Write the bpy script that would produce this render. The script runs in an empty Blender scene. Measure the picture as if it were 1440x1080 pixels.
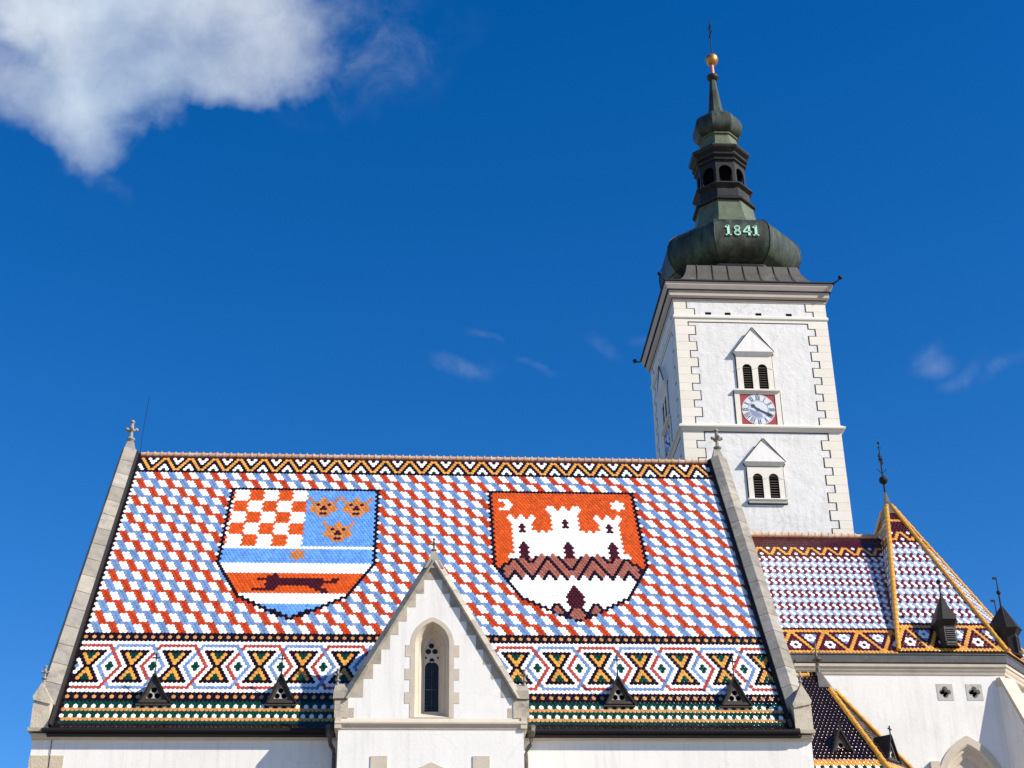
import bpy, math, random
from mathutils import Matrix, Vector
random.seed(7)
R_ = math.radians
SC = bpy.context.scene
COL = SC.collection

# ------------------------------------------------------------------ camera
CAM_R = Vector((0.9978077, -0.0645347, -0.0146667)); CAM_F = Vector((0.063972, 0.8837546, 0.4635574))
CAM_F.normalize(); CAM_R = (CAM_R - CAM_F * CAM_R.dot(CAM_F)).normalized(); CAM_U = CAM_R.cross(CAM_F)
cd = bpy.data.cameras.new('camera'); cam = bpy.data.objects.new('camera', cd); COL.objects.link(cam)
cd.sensor_width = 36; cd.sensor_fit = 'HORIZONTAL'; cd.lens = 53.709; cd.clip_end = 6000; cd.clip_start = .1
m = Matrix.Identity(4)
for i in range(3):
    m[i][0] = CAM_R[i]; m[i][1] = CAM_U[i]; m[i][2] = -CAM_F[i]
m.translation = Vector((0, 0, 1.65)); cam.matrix_world = m
SC.camera = cam

# ------------------------------------------------------------------ light
SUN = Vector((0.700, -0.41, 0.59)).normalized()         # towards the sun
sl = bpy.data.lights.new('sun', 'SUN'); sl.energy = 4.3; sl.angle = R_(.53); sl.color = (1, .915, .79)
so = bpy.data.objects.new('sun', sl); COL.objects.link(so)
so.rotation_euler = SUN.to_track_quat('Z', 'Y').to_euler(); so.location = (40, -30, 60)
SC.view_settings.view_transform = 'Standard'; SC.view_settings.look = 'None'
SC.view_settings.exposure = .66; SC.view_settings.gamma = 1

# ------------------------------------------------------------------ node helpers
class NT:
    def __init__(s, tree): s.t = tree; s.n = tree.nodes; s.l = tree.links
    def new(s, typ, **kw):
        n = s.n.new(typ)
        for k, v in kw.items(): setattr(n, k, v)
        return n
    def put(s, sock, v):
        if hasattr(v, 'is_linked') or isinstance(v, bpy.types.NodeSocket): s.l.new(v, sock)
        else: sock.default_value = v
    def math(s, op, a, b=0., c=0., clamp=False):
        n = s.new('ShaderNodeMath', operation=op, use_clamp=clamp)
        for i, v in enumerate((a, b, c)): s.put(n.inputs[i], v)
        return n.outputs[0]
    def vmath(s, op, a, b=(0, 0, 0)):
        n = s.new('ShaderNodeVectorMath', operation=op); s.put(n.inputs[0], a); s.put(n.inputs[1], b)
        return n.outputs['Value' if op in ('DOT_PRODUCT', 'LENGTH') else 'Vector']
    def mix(s, f, a, b, blend='MIX'):
        n = s.new('ShaderNodeMix', data_type='RGBA', blend_type=blend)
        s.put(n.inputs[0], f); s.put(n.inputs[6], a); s.put(n.inputs[7], b)
        return n.outputs[2]
    def noise(s, vec, scale, detail=3, rough=.55, dist=0.):
        n = s.new('ShaderNodeTexNoise'); s.put(n.inputs['Vector'], vec)
        n.inputs['Scale'].default_value = scale; n.inputs['Detail'].default_value = detail
        n.inputs['Roughness'].default_value = rough; n.inputs['Distortion'].default_value = dist
        return n.outputs[0]
    def ramp(s, f, a, b, lo=0., hi=1., smooth=True):
        n = s.new('ShaderNodeMapRange', interpolation_type='SMOOTHSTEP' if smooth else 'LINEAR')
        s.put(n.inputs[0], f)
        for i, v in enumerate((a, b, lo, hi)): n.inputs[i + 1].default_value = v
        return n.outputs[0]
    def scale(s, vec, sc):
        n = s.new('ShaderNodeMapping'); s.put(n.inputs[0], vec); n.inputs['Scale'].default_value = sc
        return n.outputs[0]

# ------------------------------------------------------------------ sky
w = bpy.data.worlds.new('World'); SC.world = w; w.use_nodes = True
T = NT(w.node_tree)
for n in list(T.n): T.n.remove(n)
sky = T.new('ShaderNodeTexSky', sky_type='NISHITA'); sky.sun_disc = False
sky.sun_elevation = math.asin(SUN.z); sky.sun_rotation = math.atan2(SUN.x, SUN.y)
sky.altitude = 900; sky.air_density = 1.0; sky.dust_density = .35; sky.ozone_density = 3.2
hs = T.new('ShaderNodeHueSaturation'); hs.inputs['Hue'].default_value = .509; hs.inputs['Saturation'].default_value = 1.38; hs.inputs['Value'].default_value = 1.36
T.l.new(sky.outputs[0], hs.inputs['Color'])
tc = T.new('ShaderNodeTexCoord'); D = T.vmath('NORMALIZE', tc.outputs['Generated'])
# clouds are placed by compass direction: p to the east, q upwards, around one fixed direction of the sky
F0 = Vector((.0640, .8837, .4636)).normalized(); R0 = Vector((.9979, -.0645, 0)).normalized(); R0 = (R0 - F0 * R0.dot(F0)).normalized(); U0 = R0.cross(F0)
dz = T.vmath('DOT_PRODUCT', D, F0); dzc = T.math('MAXIMUM', dz, .05)
p = T.math('DIVIDE', T.vmath('DOT_PRODUCT', D, R0), dzc); q = T.math('DIVIDE', T.vmath('DOT_PRODUCT', D, U0), dzc)
cx = T.new('ShaderNodeCombineXYZ'); T.put(cx.inputs[0], p); T.put(cx.inputs[1], q); PQ = cx.outputs[0]
warp = T.noise(PQ, 9, 5, .55); warp2 = T.noise(T.vmath('ADD', PQ, (3.3, 1.7, 0)), 9, 5, .55)
pw = T.math('ADD', p, T.math('MULTIPLY', T.math('SUBTRACT', warp, .5), .10)); qw = T.math('ADD', q, T.math('MULTIPLY', T.math('SUBTRACT', warp2, .5), .10))
def blob(cx_, cy_, rx, ry, ang, soft=1.):
    c, s_ = math.cos(ang), math.sin(ang)
    a = T.math('SUBTRACT', pw, cx_); b = T.math('SUBTRACT', qw, cy_)
    x = T.math('DIVIDE', T.math('ADD', T.math('MULTIPLY', a, c), T.math('MULTIPLY', b, s_)), rx)
    y = T.math('DIVIDE', T.math('SUBTRACT', T.math('MULTIPLY', b, c), T.math('MULTIPLY', a, s_)), ry)
    d = T.math('SQRT', T.math('ADD', T.math('MULTIPLY', x, x), T.math('MULTIPLY', y, y)))
    return T.ramp(d, 1., 1. - soft, 0, 1)
def px(x, y): return (x - 720) / 2148., (540 - y) / 2148.
def pb(x, y, rx, ry, ang, soft): a, b = px(x, y); return blob(a, b, rx / 2148., ry / 2148., R_(ang), soft)
main = T.math('MULTIPLY', pb(230, -30, 400, 260, 4, 1.), 1.15)
for k_, args in ((.5, (130, 120, 200, 130, -30, 1.)), (.45, (400, 20, 110, 140, 25, 1.)), (.4, (10, 120, 170, 70, -32, 1.)), (.62, (135, 195, 80, 125, -8, 1.)), (.5, (300, 120, 190, 70, 12, 1.)), (.6, (20, 0, 220, 80, 0, 1.))):
    main = T.math('ADD', main, T.math('MULTIPLY', pb(*args), k_))
main = T.math('SUBTRACT', main, T.math('MULTIPLY', pb(40, 50, 110, 42, -32, 1.), .34))
main = T.math('MINIMUM', main, 1.45)
fine = T.noise(PQ, 30, 10, .64, .35)
mid = T.noise(T.vmath('ADD', PQ, (7, 2, 0)), 11, 7, .6, .5)
dens = T.math('ADD', main, T.math('ADD', T.math('MULTIPLY', T.math('SUBTRACT', fine, .5), .75), T.math('MULTIPLY', T.math('SUBTRACT', mid, .5), .55)))
dens = T.math('MULTIPLY', T.ramp(dens, .15, 1.4, 0, .97, False), T.ramp(main, 0, .4, 0, 1))
veil = pb(490, 60, 210, 130, 10, 1.); veil = T.math('MULTIPLY', veil, T.ramp(fine, .36, .9, 0, .24))
wisp = pb(655, 520, 55, 20, -30, 1.)
for args in ((830, 495, 45, 22, -40, 1.), (895, 470, 35, 20, 0, 1.), (1300, 500, 48, 40, 20, 1.), (1350, 530, 60, 26, 30, 1.), (740, 530, 40, 14, -20, 1.), (665, 465, 40, 10, -40, 1.), (1420, 525, 60, 26, 15, 1.), (150, 285, 50, 26, -30, 1.)):
    wisp = T.math('MAXIMUM', wisp, pb(*args))
wisp = T.math('MULTIPLY', wisp, T.ramp(fine, .36, .85, 0.02, .21))
allc = T.math('MAXIMUM', T.math('MAXIMUM', dens, veil), wisp)
allc = T.math('MULTIPLY', allc, T.ramp(dz, .2, .4, 0, 1))
shade = T.ramp(T.noise(T.vmath('ADD', PQ, (1, 5, 0)), 7, 4, .5), .3, .7, 0, 1)
ccol = T.mix(shade, (4.8, 5.9, 7.1, 1), (6.4, 6.9, 7.5, 1))
fin = T.mix(allc, hs.outputs[0], ccol)
bg = T.new('ShaderNodeBackground'); bg.inputs['Strength'].default_value = .076; T.l.new(fin, bg.inputs['Color'])
out = T.new('ShaderNodeOutputWorld'); T.l.new(bg.outputs[0], out.inputs[0])

# ------------------------------------------------------------------ materials
def srgb(r, g, b, k=1.):
    f = lambda c: (c / 255 / 12.92 if c <= 10 else ((c / 255 + .055) / 1.055) ** 2.4) * k
    return (f(r), f(g), f(b), 1)
MATS = {}
def mat(name, base, rough=.8, var=.12, scale=2., bump=0., bscale=30., metallic=0., spec=.5, second=None, sscale=1.2, slo=.45, shi=.65, attr=False, streak=0., coat=0., zs=1., crack=0.):
    mt = bpy.data.materials.new(name); mt.use_nodes = True; t = NT(mt.node_tree)
    b = t.n['Principled BSDF']; tc = t.new('ShaderNodeTexCoord'); g = t.new('ShaderNodeNewGeometry'); P = g.outputs['Position']
    n1 = t.noise(P, scale, 5, .6)
    c = base
    if attr:
        a = t.new('ShaderNodeAttribute', attribute_name='tint'); c = a.outputs['Color']
        if base: c = t.mix(1., c, base, 'MULTIPLY')
    f = t.ramp(n1, .2, .8, 1 - var, 1 + var, False)
    cc = t.new('ShaderNodeCombineColor'); [t.put(cc.inputs[i], f) for i in range(3)]
    c = t.mix(1., c, cc.outputs[0], 'MULTIPLY')
    if second:
        n2 = t.noise(t.scale(t.vmath('ADD', P, (11, 5, 3)), (1, 1, zs)), sscale, 7, .65)
        c = t.mix(t.ramp(n2, slo, shi, 0, 1), c, second)
    if streak:
        n3 = t.noise(t.scale(P, (3.2, 3.2, .25)), 1.6, 5, .6)
        dk = t.ramp(n3, .45, .8, 1., 1. - streak); c3 = t.new('ShaderNodeCombineColor'); [t.put(c3.inputs[i], dk) for i in range(3)]
        c = t.mix(1., c, c3.outputs[0], 'MULTIPLY')
    if crack:
        vo = t.new('ShaderNodeTexVoronoi', feature='DISTANCE_TO_EDGE'); vo.inputs['Scale'].default_value = .55
        wv = t.new('ShaderNodeTexNoise'); wv.inputs['Scale'].default_value = 1.3; wv.inputs['Detail'].default_value = 6; t.put(wv.inputs['Vector'], P)
        t.put(vo.inputs['Vector'], t.vmath('ADD', P, wv.outputs['Color']))
        f5 = t.math('MULTIPLY', t.ramp(vo.outputs['Distance'], 0., .022, crack, 0.), t.ramp(t.noise(P, .5, 3), .42, .6, 0, 1))
        c = t.mix(f5, c, (.25, .24, .23, 1))
    t.put(b.inputs['Base Color'], c); b.inputs['Roughness'].default_value = rough
    b.inputs['Metallic'].default_value = metallic; b.inputs['Specular IOR Level'].default_value = spec
    if coat: b.inputs['Coat Weight'].default_value = coat; b.inputs['Coat Roughness'].default_value = .12
    if bump:
        n4 = t.noise(P, bscale, 6, .6); bm_ = t.new('ShaderNodeBump'); bm_.inputs['Strength'].default_value = bump; bm_.inputs['Distance'].default_value = .05
        t.put(bm_.inputs['Height'], n4); t.l.new(bm_.outputs[0], b.inputs['Normal'])
    MATS[name] = mt; return mt
mat('plaster', (.80, .782, .735, 1), .92, .05, .5, .12, 9, second=(.72, .70, .65, 1), sscale=.45, slo=.5, shi=.85, streak=.13, crack=.10)
mat('tower_plaster', (.74, .728, .695, 1), .92, .08, 1.3, .6, 3.0, second=(.52, .51, .49, 1), sscale=1.3, slo=.6, shi=.9, streak=.16, crack=.3)
mat('cream_stone', (.77, .725, .63, 1), .85, .05, 1.5, .15, 12, attr=True)
mat('cream', (.77, .725, .63, 1), .85, .05, 1.5, .15, 12)
mat('stone', (.30, .28, .24, 1), .9, .16, 2.6, .35, 22, second=(.12, .11, .10, 1), sscale=2.2, slo=.48, shi=.74)
mat('stone_blocks', (.32, .295, .25, 1), .92, .18, 3.2, .4, 22, second=(.15, .14, .12, 1), sscale=1.5, slo=.46, shi=.78, attr=True)
mat('warm_stone', (.56, .49, .39, 1), .88, .1, 2.2, .25, 24, second=(.42, .38, .32, 1), sscale=1.6, slo=.55, shi=.8)
mat('grey_stone', (.47, .45, .42, 1), .9, .12, 3., .3, 24, second=(.30, .285, .26, 1), sscale=3., slo=.5, shi=.8)
mat('glazed_tile', None, .2, .10, 1.4, attr=True, spec=.36, streak=.10)
mat('under_tile', (.02, .014, .016, 1), .9)
mat('ridge_clay', (.52, .30, .17, 1), .6, .2, 5., second=(.60, .47, .36, 1), sscale=4, slo=.45, shi=.7)
mat('yellow_glaze', (.62, .32, .045, 1), .28, .15, 6., spec=.5)
mat('lead', (.075, .072, .07, 1), .55, .25, 3., .15, 12, second=(.14, .13, .115, 1), sscale=2.5, slo=.5, shi=.8)
mat('dark_sheet', (.015, .0135, .0125, 1), .6, .3, 4., spec=.3, second=(.034, .03, .025, 1), sscale=3, slo=.5, shi=.8)
mat('iron', (.014, .014, .015, 1), .7, .2, 8, spec=.2)
mat('copper', (.018, .021, .014, 1), .5, .3, 2.5, .12, 10, spec=.35, second=(.065, .092, .055, 1), sscale=1.7, slo=.36, shi=.72, streak=.45, zs=.35)
mat('copper_green', (.10, .125, .07, 1), .5, .25, 2.5, .1, 10, second=(.07, .06, .035, 1), sscale=1.8, slo=.5, shi=.8, streak=.3, zs=.4)
mat('copper_dark', (.017, .016, .014, 1), .5, .3, 2.5, spec=.3, second=(.06, .062, .05, 1), sscale=1.6, slo=.5, shi=.8)
mat('skirt_sheet', (.085, .078, .064, 1), .5, .2, 1.5, .1, 9, second=(.15, .145, .12, 1), sscale=1., slo=.5, shi=.8, streak=.25)
mat('mint', (.42, .74, .56, 1), .6, .05)
mat('gold', (.60, .28, .08, 1), .42, .06, 3, metallic=.9)
mat('red_copper', (.50, .16, .13, 1), .45, .1)
mat('dark_hole', (.005, .005, .005, 1), 1., spec=.05)
mat('black_line', (.022, .022, .024, 1), .85, .2, 5)
mat('glass', (.010, .010, .012, 1), .3, .5, 9., spec=.25, second=(.03, .033, .036, 1), sscale=7, slo=.55, shi=.7)
mat('louvre_wood', (.05, .035, .026, 1), .75, .2, 6)
mat('clock_white', (.66, .69, .74, 1), .5, .04)
mat('clock_red', (.33, .025, .025, 1), .6, .1)
mat('clock_ink', (.035, .05, .065, 1), .5)
mat('clock_blue', (.22, .27, .42, 1), .5)
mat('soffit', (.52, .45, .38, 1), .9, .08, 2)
mat('weathered_wood', (.05, .038, .03, 1), .85, .3, 7, .2, 30, second=(.095, .08, .065, 1), sscale=6, slo=.5, shi=.75)
mat('pipe', (.045, .037, .033, 1), .5, .3, 5, second=(.13, .13, .11, 1), sscale=4)
mat('paving', (.24, .19, .128, 1), .85, .15, .8, .2, 6)

# ------------------------------------------------------------------ geometry helpers
class MB:
    def __init__(s): s.v = []; s.f = []; s.t = []; s.tint = (1, 1, 1); s.sm = []
    def add(s, vs, fs, smooth=False):
        o = len(s.v); s.v += [tuple(x) for x in vs]
        for f in fs: s.f.append([i + o for i in f]); s.t.append(s.tint); s.sm.append(smooth)
        return s
    def box(s, x0, x1, y0, y1, z0, z1):
        v = [(x, y, z) for z in (z0, z1) for y in (y0, y1) for x in (x0, x1)]
        return s.add(v, [(0, 2, 3, 1), (4, 5, 7, 6), (0, 1, 5, 4), (2, 6, 7, 3), (0, 4, 6, 2), (1, 3, 7, 5)])
    def loft(s, rings, caps=True, smooth=False, closed=True):
        n = len(rings[0]); v = [p for r in rings for p in r]; f = []
        for k in range(len(rings) - 1):
            for i in range(n if closed else n - 1):
                j = (i + 1) % n; f.append((k * n + i, k * n + j, (k + 1) * n + j, (k + 1) * n + i))
        s.add(v, f, smooth)
        if caps: s.add(rings[0], [tuple(range(n))[::-1]]); s.add(rings[-1], [tuple(range(n))])
        return s
    def prism_y(s, poly, y0, y1):
        return s.loft([[(x, y0, z) for x, z in poly], [(x, y1, z) for x, z in poly]])
    def prism_x(s, poly, x0, x1):
        return s.loft([[(x0, y, z) for y, z in poly], [(x1, y, z) for y, z in poly]])
    def prism_z(s, poly, z0, z1):
        return s.loft([[(x, y, z0) for x, y in poly], [(x, y, z1) for x, y in poly]])
    def lathe(s, prof, n, cx, cy, rot=0., smooth=False, apothem=False):
        k = 1 / math.cos(math.pi / n) if apothem else 1.
        rings = [[(cx + r * k * math.cos(rot + 2 * math.pi * i / n), cy + r * k * math.sin(rot + 2 * math.pi * i / n), z) for i in range(n)] for r, z in prof]
        return s.loft(rings, True, smooth)
    def tube(s, pts, r, n=8, smooth=True, r1=None):
        pts = [Vector(p) for p in pts]; rings = []
        for i, p_ in enumerate(pts):
            d = (pts[min(i + 1, len(pts) - 1)] - pts[max(i - 1, 0)]).normalized()
            a = d.cross(Vector((0, 0, 1)) if abs(d.z) < .9 else Vector((1, 0, 0))).normalized(); b = d.cross(a)
            rr = r if r1 is None else r + (r1 - r) * i / (len(pts) - 1)
            rings.append([p_ + (a * math.cos(2 * math.pi * k / n) + b * math.sin(2 * math.pi * k / n)) * rr for k in range(n)])
        return s.loft(rings, True, smooth)
    def ball(s, c, r, n=12, sz=1.):
        prof = [(max(r * math.sin(math.pi * k / 8), .001), c[2] - r * sz * math.cos(math.pi * k / 8)) for k in range(9)]
        return s.lathe(prof, n, c[0], c[1], 0, True)
    def build(s, name, m, parent=None, label=None):
        me = bpy.data.meshes.new(name); me.from_pydata(s.v, [], s.f); me.materials.append(MATS[m])
        at = me.attributes.new('tint', 'FLOAT_COLOR', 'FACE')
        flat = []
        for c in s.t: flat += [c[0], c[1], c[2], 1]
        at.data.foreach_set('color', flat); me.polygons.foreach_set('use_smooth', s.sm)
        me.update(); o = bpy.data.objects.new(name, me); COL.objects.link(o)
        import bmesh
        b = bmesh.new(); b.from_mesh(me); bmesh.ops.recalc_face_normals(b, faces=b.faces); b.to_mesh(me); b.free()
        if parent: o.parent = parent
        if label: o['label'] = label
        return o
def split_build(b, name, m, parent=None):
    """each separate piece of b becomes an object of its own"""
    key = {}; root = list(range(len(b.v)))
    def find(i):
        while root[i] != i: root[i] = root[root[i]]; i = root[i]
        return i
    for i, p_ in enumerate(b.v):
        k = tuple(round(c, 4) for c in p_)
        if k in key: root[find(i)] = find(key[k])
        else: key[k] = i
    for f in b.f:
        for j in f[1:]: root[find(j)] = find(f[0])
    groups = {}
    for n, f in enumerate(b.f): groups.setdefault(find(f[0]), []).append(n)
    res = []
    for g_ in groups.values():
        c = MB(); idx = {}
        for n in g_:
            for j in b.f[n]:
                if j not in idx: idx[j] = len(c.v); c.v.append(b.v[j])
            c.f.append([idx[j] for j in b.f[n]]); c.t.append(b.t[n]); c.sm.append(b.sm[n])
        res.append(c.build(name, m, parent))
    return res
def plate(name, m, outers, holes, y, thick, parent=None, label=None, M=None):
    """flat plate in the xz plane with real holes; its front is at y, it goes back by thick"""
    cu = bpy.data.curves.new(name, 'CURVE'); cu.dimensions = '2D'; cu.fill_mode = 'BOTH'; cu.extrude = thick / 2
    for pl in list(outers) + list(holes):
        sp = cu.splines.new('POLY'); sp.points.add(len(pl) - 1); sp.use_cyclic_u = True
        for pt, (a, b) in zip(sp.points, pl): pt.co = (a, b, 0, 1)
    o = bpy.data.objects.new(name, cu); COL.objects.link(o)
    me = bpy.data.meshes.new_from_object(o.evaluated_get(bpy.context.evaluated_depsgraph_get()))
    bpy.data.objects.remove(o); bpy.data.curves.remove(cu)
    X = Matrix(((1, 0, 0, 0), (0, 0, -1, y + thick / 2), (0, 1, 0, 0), (0, 0, 0, 1)))
    me.transform(M @ X if M else X); me.materials.clear(); me.materials.append(MATS[m]); me.name = name
    at = me.attributes.new('tint', 'FLOAT_COLOR', 'FACE'); at.data.foreach_set('color', [1.] * (4 * len(me.polygons)))
    o = bpy.data.objects.new(name, me); COL.objects.link(o)
    if parent: o.parent = parent
    if label: o['label'] = label
    return o
def thing(name, label, cat, loc=(0, 0, 0), group=None):
    o = bpy.data.objects.new(name, None); COL.objects.link(o); o.empty_display_size = .5
    o['label'] = label; o['category'] = cat
    if group: o['group'] = group
    return o
def circle(cx, cz, r, n=20, a0=0.): return [(cx + r * math.cos(a0 + 2 * math.pi * k / n), cz + r * math.sin(a0 + 2 * math.pi * k / n)) for k in range(n)]
def arch(cx, w, z0, zs, h, n=12):
    """pointed-arch outline: half width w, foot z0, springing zs, rise h"""
    R = (w * w + h * h) / (2 * w); pts = [(cx - w, z0), (cx + w, z0)]
    a1 = math.asin(min(1, h / R))
    rt = [(cx + (w - R) + R * math.cos(a1 * k / n), zs + R * math.sin(a1 * k / n)) for k in range(n + 1)]
    lt = [(2 * cx - x, z) for x, z in rt[:-1]][::-1]
    return pts + rt + lt
def rarch(cx, w, z0, zs, n=12):
    return [(cx - w, z0), (cx + w, z0)] + [(cx + w * math.cos(math.pi * k / n), zs + w * math.sin(math.pi * k / n)) for k in range(n + 1)]

# ------------------------------------------------------------------ glazed roof tiles
TW = .15
def lin(r, g, b, k=.72): return srgb(r, g, b, k)[:3]
PAL = {'W': (.85, .83, .79), 'R': lin(204, 70, 14, .74), 'B': lin(124, 158, 206, .72), 'Y': lin(240, 170, 72, .78), 'G': lin(12, 70, 52, .68),
       'K': lin(36, 14, 12, .6), 'M': lin(80, 22, 24, .7), 'N': lin(174, 104, 84, .75), 'O': lin(222, 90, 14, .80), 'L': lin(108, 164, 238, .80),
       'T': lin(218, 158, 92, .75), 'S': lin(214, 138, 72, .75), 'D': lin(78, 24, 22, .65), 'P': lin(40, 20, 18, .5), 'V': lin(122, 44, 48, .7), 'C': lin(158, 180, 216, .76), 'r': lin(186, 74, 62, .75)}
def tiles(name, O, eu, ev, nn, v0, v1, ucol, parent, label=None, bend=None, rowh=1.):
    """one scalloped tile per cell: ucol(v) gives an iterable of (u, colour key)"""
    O, eu, ev, nn = map(Vector, (O, eu, ev, nn)); b = MB()
    rnd = random.random
    def P(u, v, h):
        if bend and v > bend[0]: return O + eu * u + ev * bend[0] + Vector(bend[1]) * (v - bend[0]) + nn * h
        return O + eu * u + ev * v + nn * h
    shape = [(-.485, -.95), (.485, -.95), (.485, .06), (.45, .28), (.34, .46), (.18, .58), (0, .62), (-.18, .58), (-.34, .46), (-.45, .28), (-.485, .06)]
    for v in range(v0, v1 + 1):
        for u, k in ucol(v):
            c = PAL[k]; s_ = 1 + (rnd() - .5) * (.13 if k in 'W' else .34); g_ = (rnd() - .5) * .08
            b.tint = (min(1, c[0] * s_ * (1 + g_)), min(1, c[1] * s_), min(1, c[2] * s_ * (1 - g_)))
            t1 = (rnd() - .5) * .010; t2 = (rnd() - .5) * .010; du = (rnd() - .5) * .03; dv = (rnd() - .5) * .05
            kx, ke = (1.03, .07) if k == 'W' else (1., 0.)  # white tiles enlarged, the bloom of bright glaze put into their shape
            top, rim = [], []
            for i, (a, e) in enumerate(shape):
                a *= kx; e += ke if e > 0 else 0
                h = .010 + (e + .95) / 1.57 * .020 + t1 * a + t2 * (e + .1)
                if i < 2: top.append(P(u + a + du, v + e + dv, h)); continue
                top.append(P(u + a * .84 + du, v + e * .86 - .012 + dv, h)); rim.append(P(u + a + du, v + e + dv, h - .0065))
            lip = [p_ - nn * .014 for p_ in rim]
            n, q_ = len(top), len(rim); vs = top + rim + lip
            fs = [tuple(range(n))[::-1]] + [(2 + i, 2 + i + 1, n + i + 1, n + i) for i in range(q_ - 1)] + [(n + i, n + i + 1, n + q_ + i + 1, n + q_ + i) for i in range(q_ - 1)]
            fs += [(1, 2, n), (0, n + q_ - 1, n - 1)]
            b.add(vs, fs)
    return b.build(name, 'glazed_tile', parent, label)
def span(v, a, b):
    """tile centres of row v between a and b (odd rows on whole numbers, even rows on halves)"""
    o = 0 if v % 2 else .5
    u = math.ceil(a - o) + o
    while u <= b: yield u; u += 1

# ------------------------------------------------------------------ ground
gb = MB(); gb.add([(-3000, -3000, 0), (3000, -3000, 0), (3000, 3000, 0), (-3000, 3000, 0)], [(0, 1, 2, 3)])
g = gb.build('ground', 'paving'); g['kind'] = 'structure'

# ------------------------------------------------------------------ nave roof pattern (u = tile along the eave, v = row down the slope)
O = (-12.0575346, 54.0453159, 19.3788424); EU = (TW, 0, 0); EV = (0, -.0905836, -.1362644); NV = (0, -.8327811, .5536025)
def at(u, v, h=0.): return Vector(O) + Vector(EU) * u + Vector(EV) * v + Vector(NV) * h

def shield_outline(d, v):
    """d = distance from the middle column; returns 'in', 'edge' or None for the curved lower half and straight sides"""
    if v < -61 or v > -7 or d > 20.6: return None
    if v == -61: return 'edge' if d <= 20.5 else None
    if v <= -29:
        lim = 20 if v % 2 == 0 else 20.5
        return 'edge' if abs(d - lim) < .1 else ('in' if d < lim else None)
    if v <= -16:
        lim = 20 - .5 * (v + 28)
        return 'edge' if abs(d - lim) < .3 else ('in' if d < lim else None)
    lo, hi = {-15: (12.5, 13.5), -14: (11, 12), -13: (9.5, 10.5), -12: (8, 9), -11: (6.5, 7.5), -10: (4, 6), -9: (2.5, 4.5), -8: (1, 3), -7: (0, .5)}[v]
    return 'edge' if lo - .1 <= d <= hi + .1 else ('in' if d < lo else None)

def face(x, r):
    """small crowned face: x from its middle, r = row from its crown (0..8)"""
    a = abs(x)
    if r == 0: return 'S' if a < .1 or abs(a - 4) < .1 else None
    if r == 1: return 'S' if a <= .6 or 2.9 < a < 3.6 else None
    if r == 2: return 'S' if a <= 3.1 else None
    if r == 3: return 'D' if abs(a - 1.5) < .1 else ('S' if a <= 3.1 else None)
    if r == 4: return 'D' if a < .1 else ('S' if a <= 3.1 else None)
    if r == 5: return 'D' if a < .6 else ('S' if a <= 3.6 else None)
    if r == 6: return 'S' if a <= 3.1 else None
    if r == 7: return 'D' if a < .6 else ('S' if a <= 2.1 else None)
    if r == 8: return 'S' if a <= 1.1 else None

def arms_three(u, v):
    d = abs(u - 50.5); s = shield_outline(d, v)
    if s is None: return None
    if s == 'edge': return 'K'
    if v <= -36:
        if u < 51.2:
            return 'W' if (int((u - 31.1) // 4) + (v + 60) // 5) % 2 == 0 else 'O'
        for c, top in ((56, -57), (65, -57), (60.5, -46)):
            k = face(u - c, v - top)
            if k: return k
        return 'L'
    if v == -35: return 'W'
    if v <= -29:
        x = d
        if (v in (-34, -30) and x < .1) or (v in (-33, -31) and x < 1.6) or (v == -32 and x < 1.1): return 'S'
        return 'L'
    if v <= -25: return 'W'
    if v <= -17:
        mart = {-24: [(45.5, 45.5)], -23: [(44, 46)], -22: [(41.5, 57.5), (60.5, 61.5)], -21: [(44, 61)], -20: [(43.5, 57.5)], -19: [(44, 46), (55, 57)], -18: [(40.5, 45.5), (56.5, 58.5)], -17: [(58, 59)]}
        return 'D' if any(a <= u <= b for a, b in mart[v]) else 'O'
    return 'W' if v <= -13 else 'L'

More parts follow.
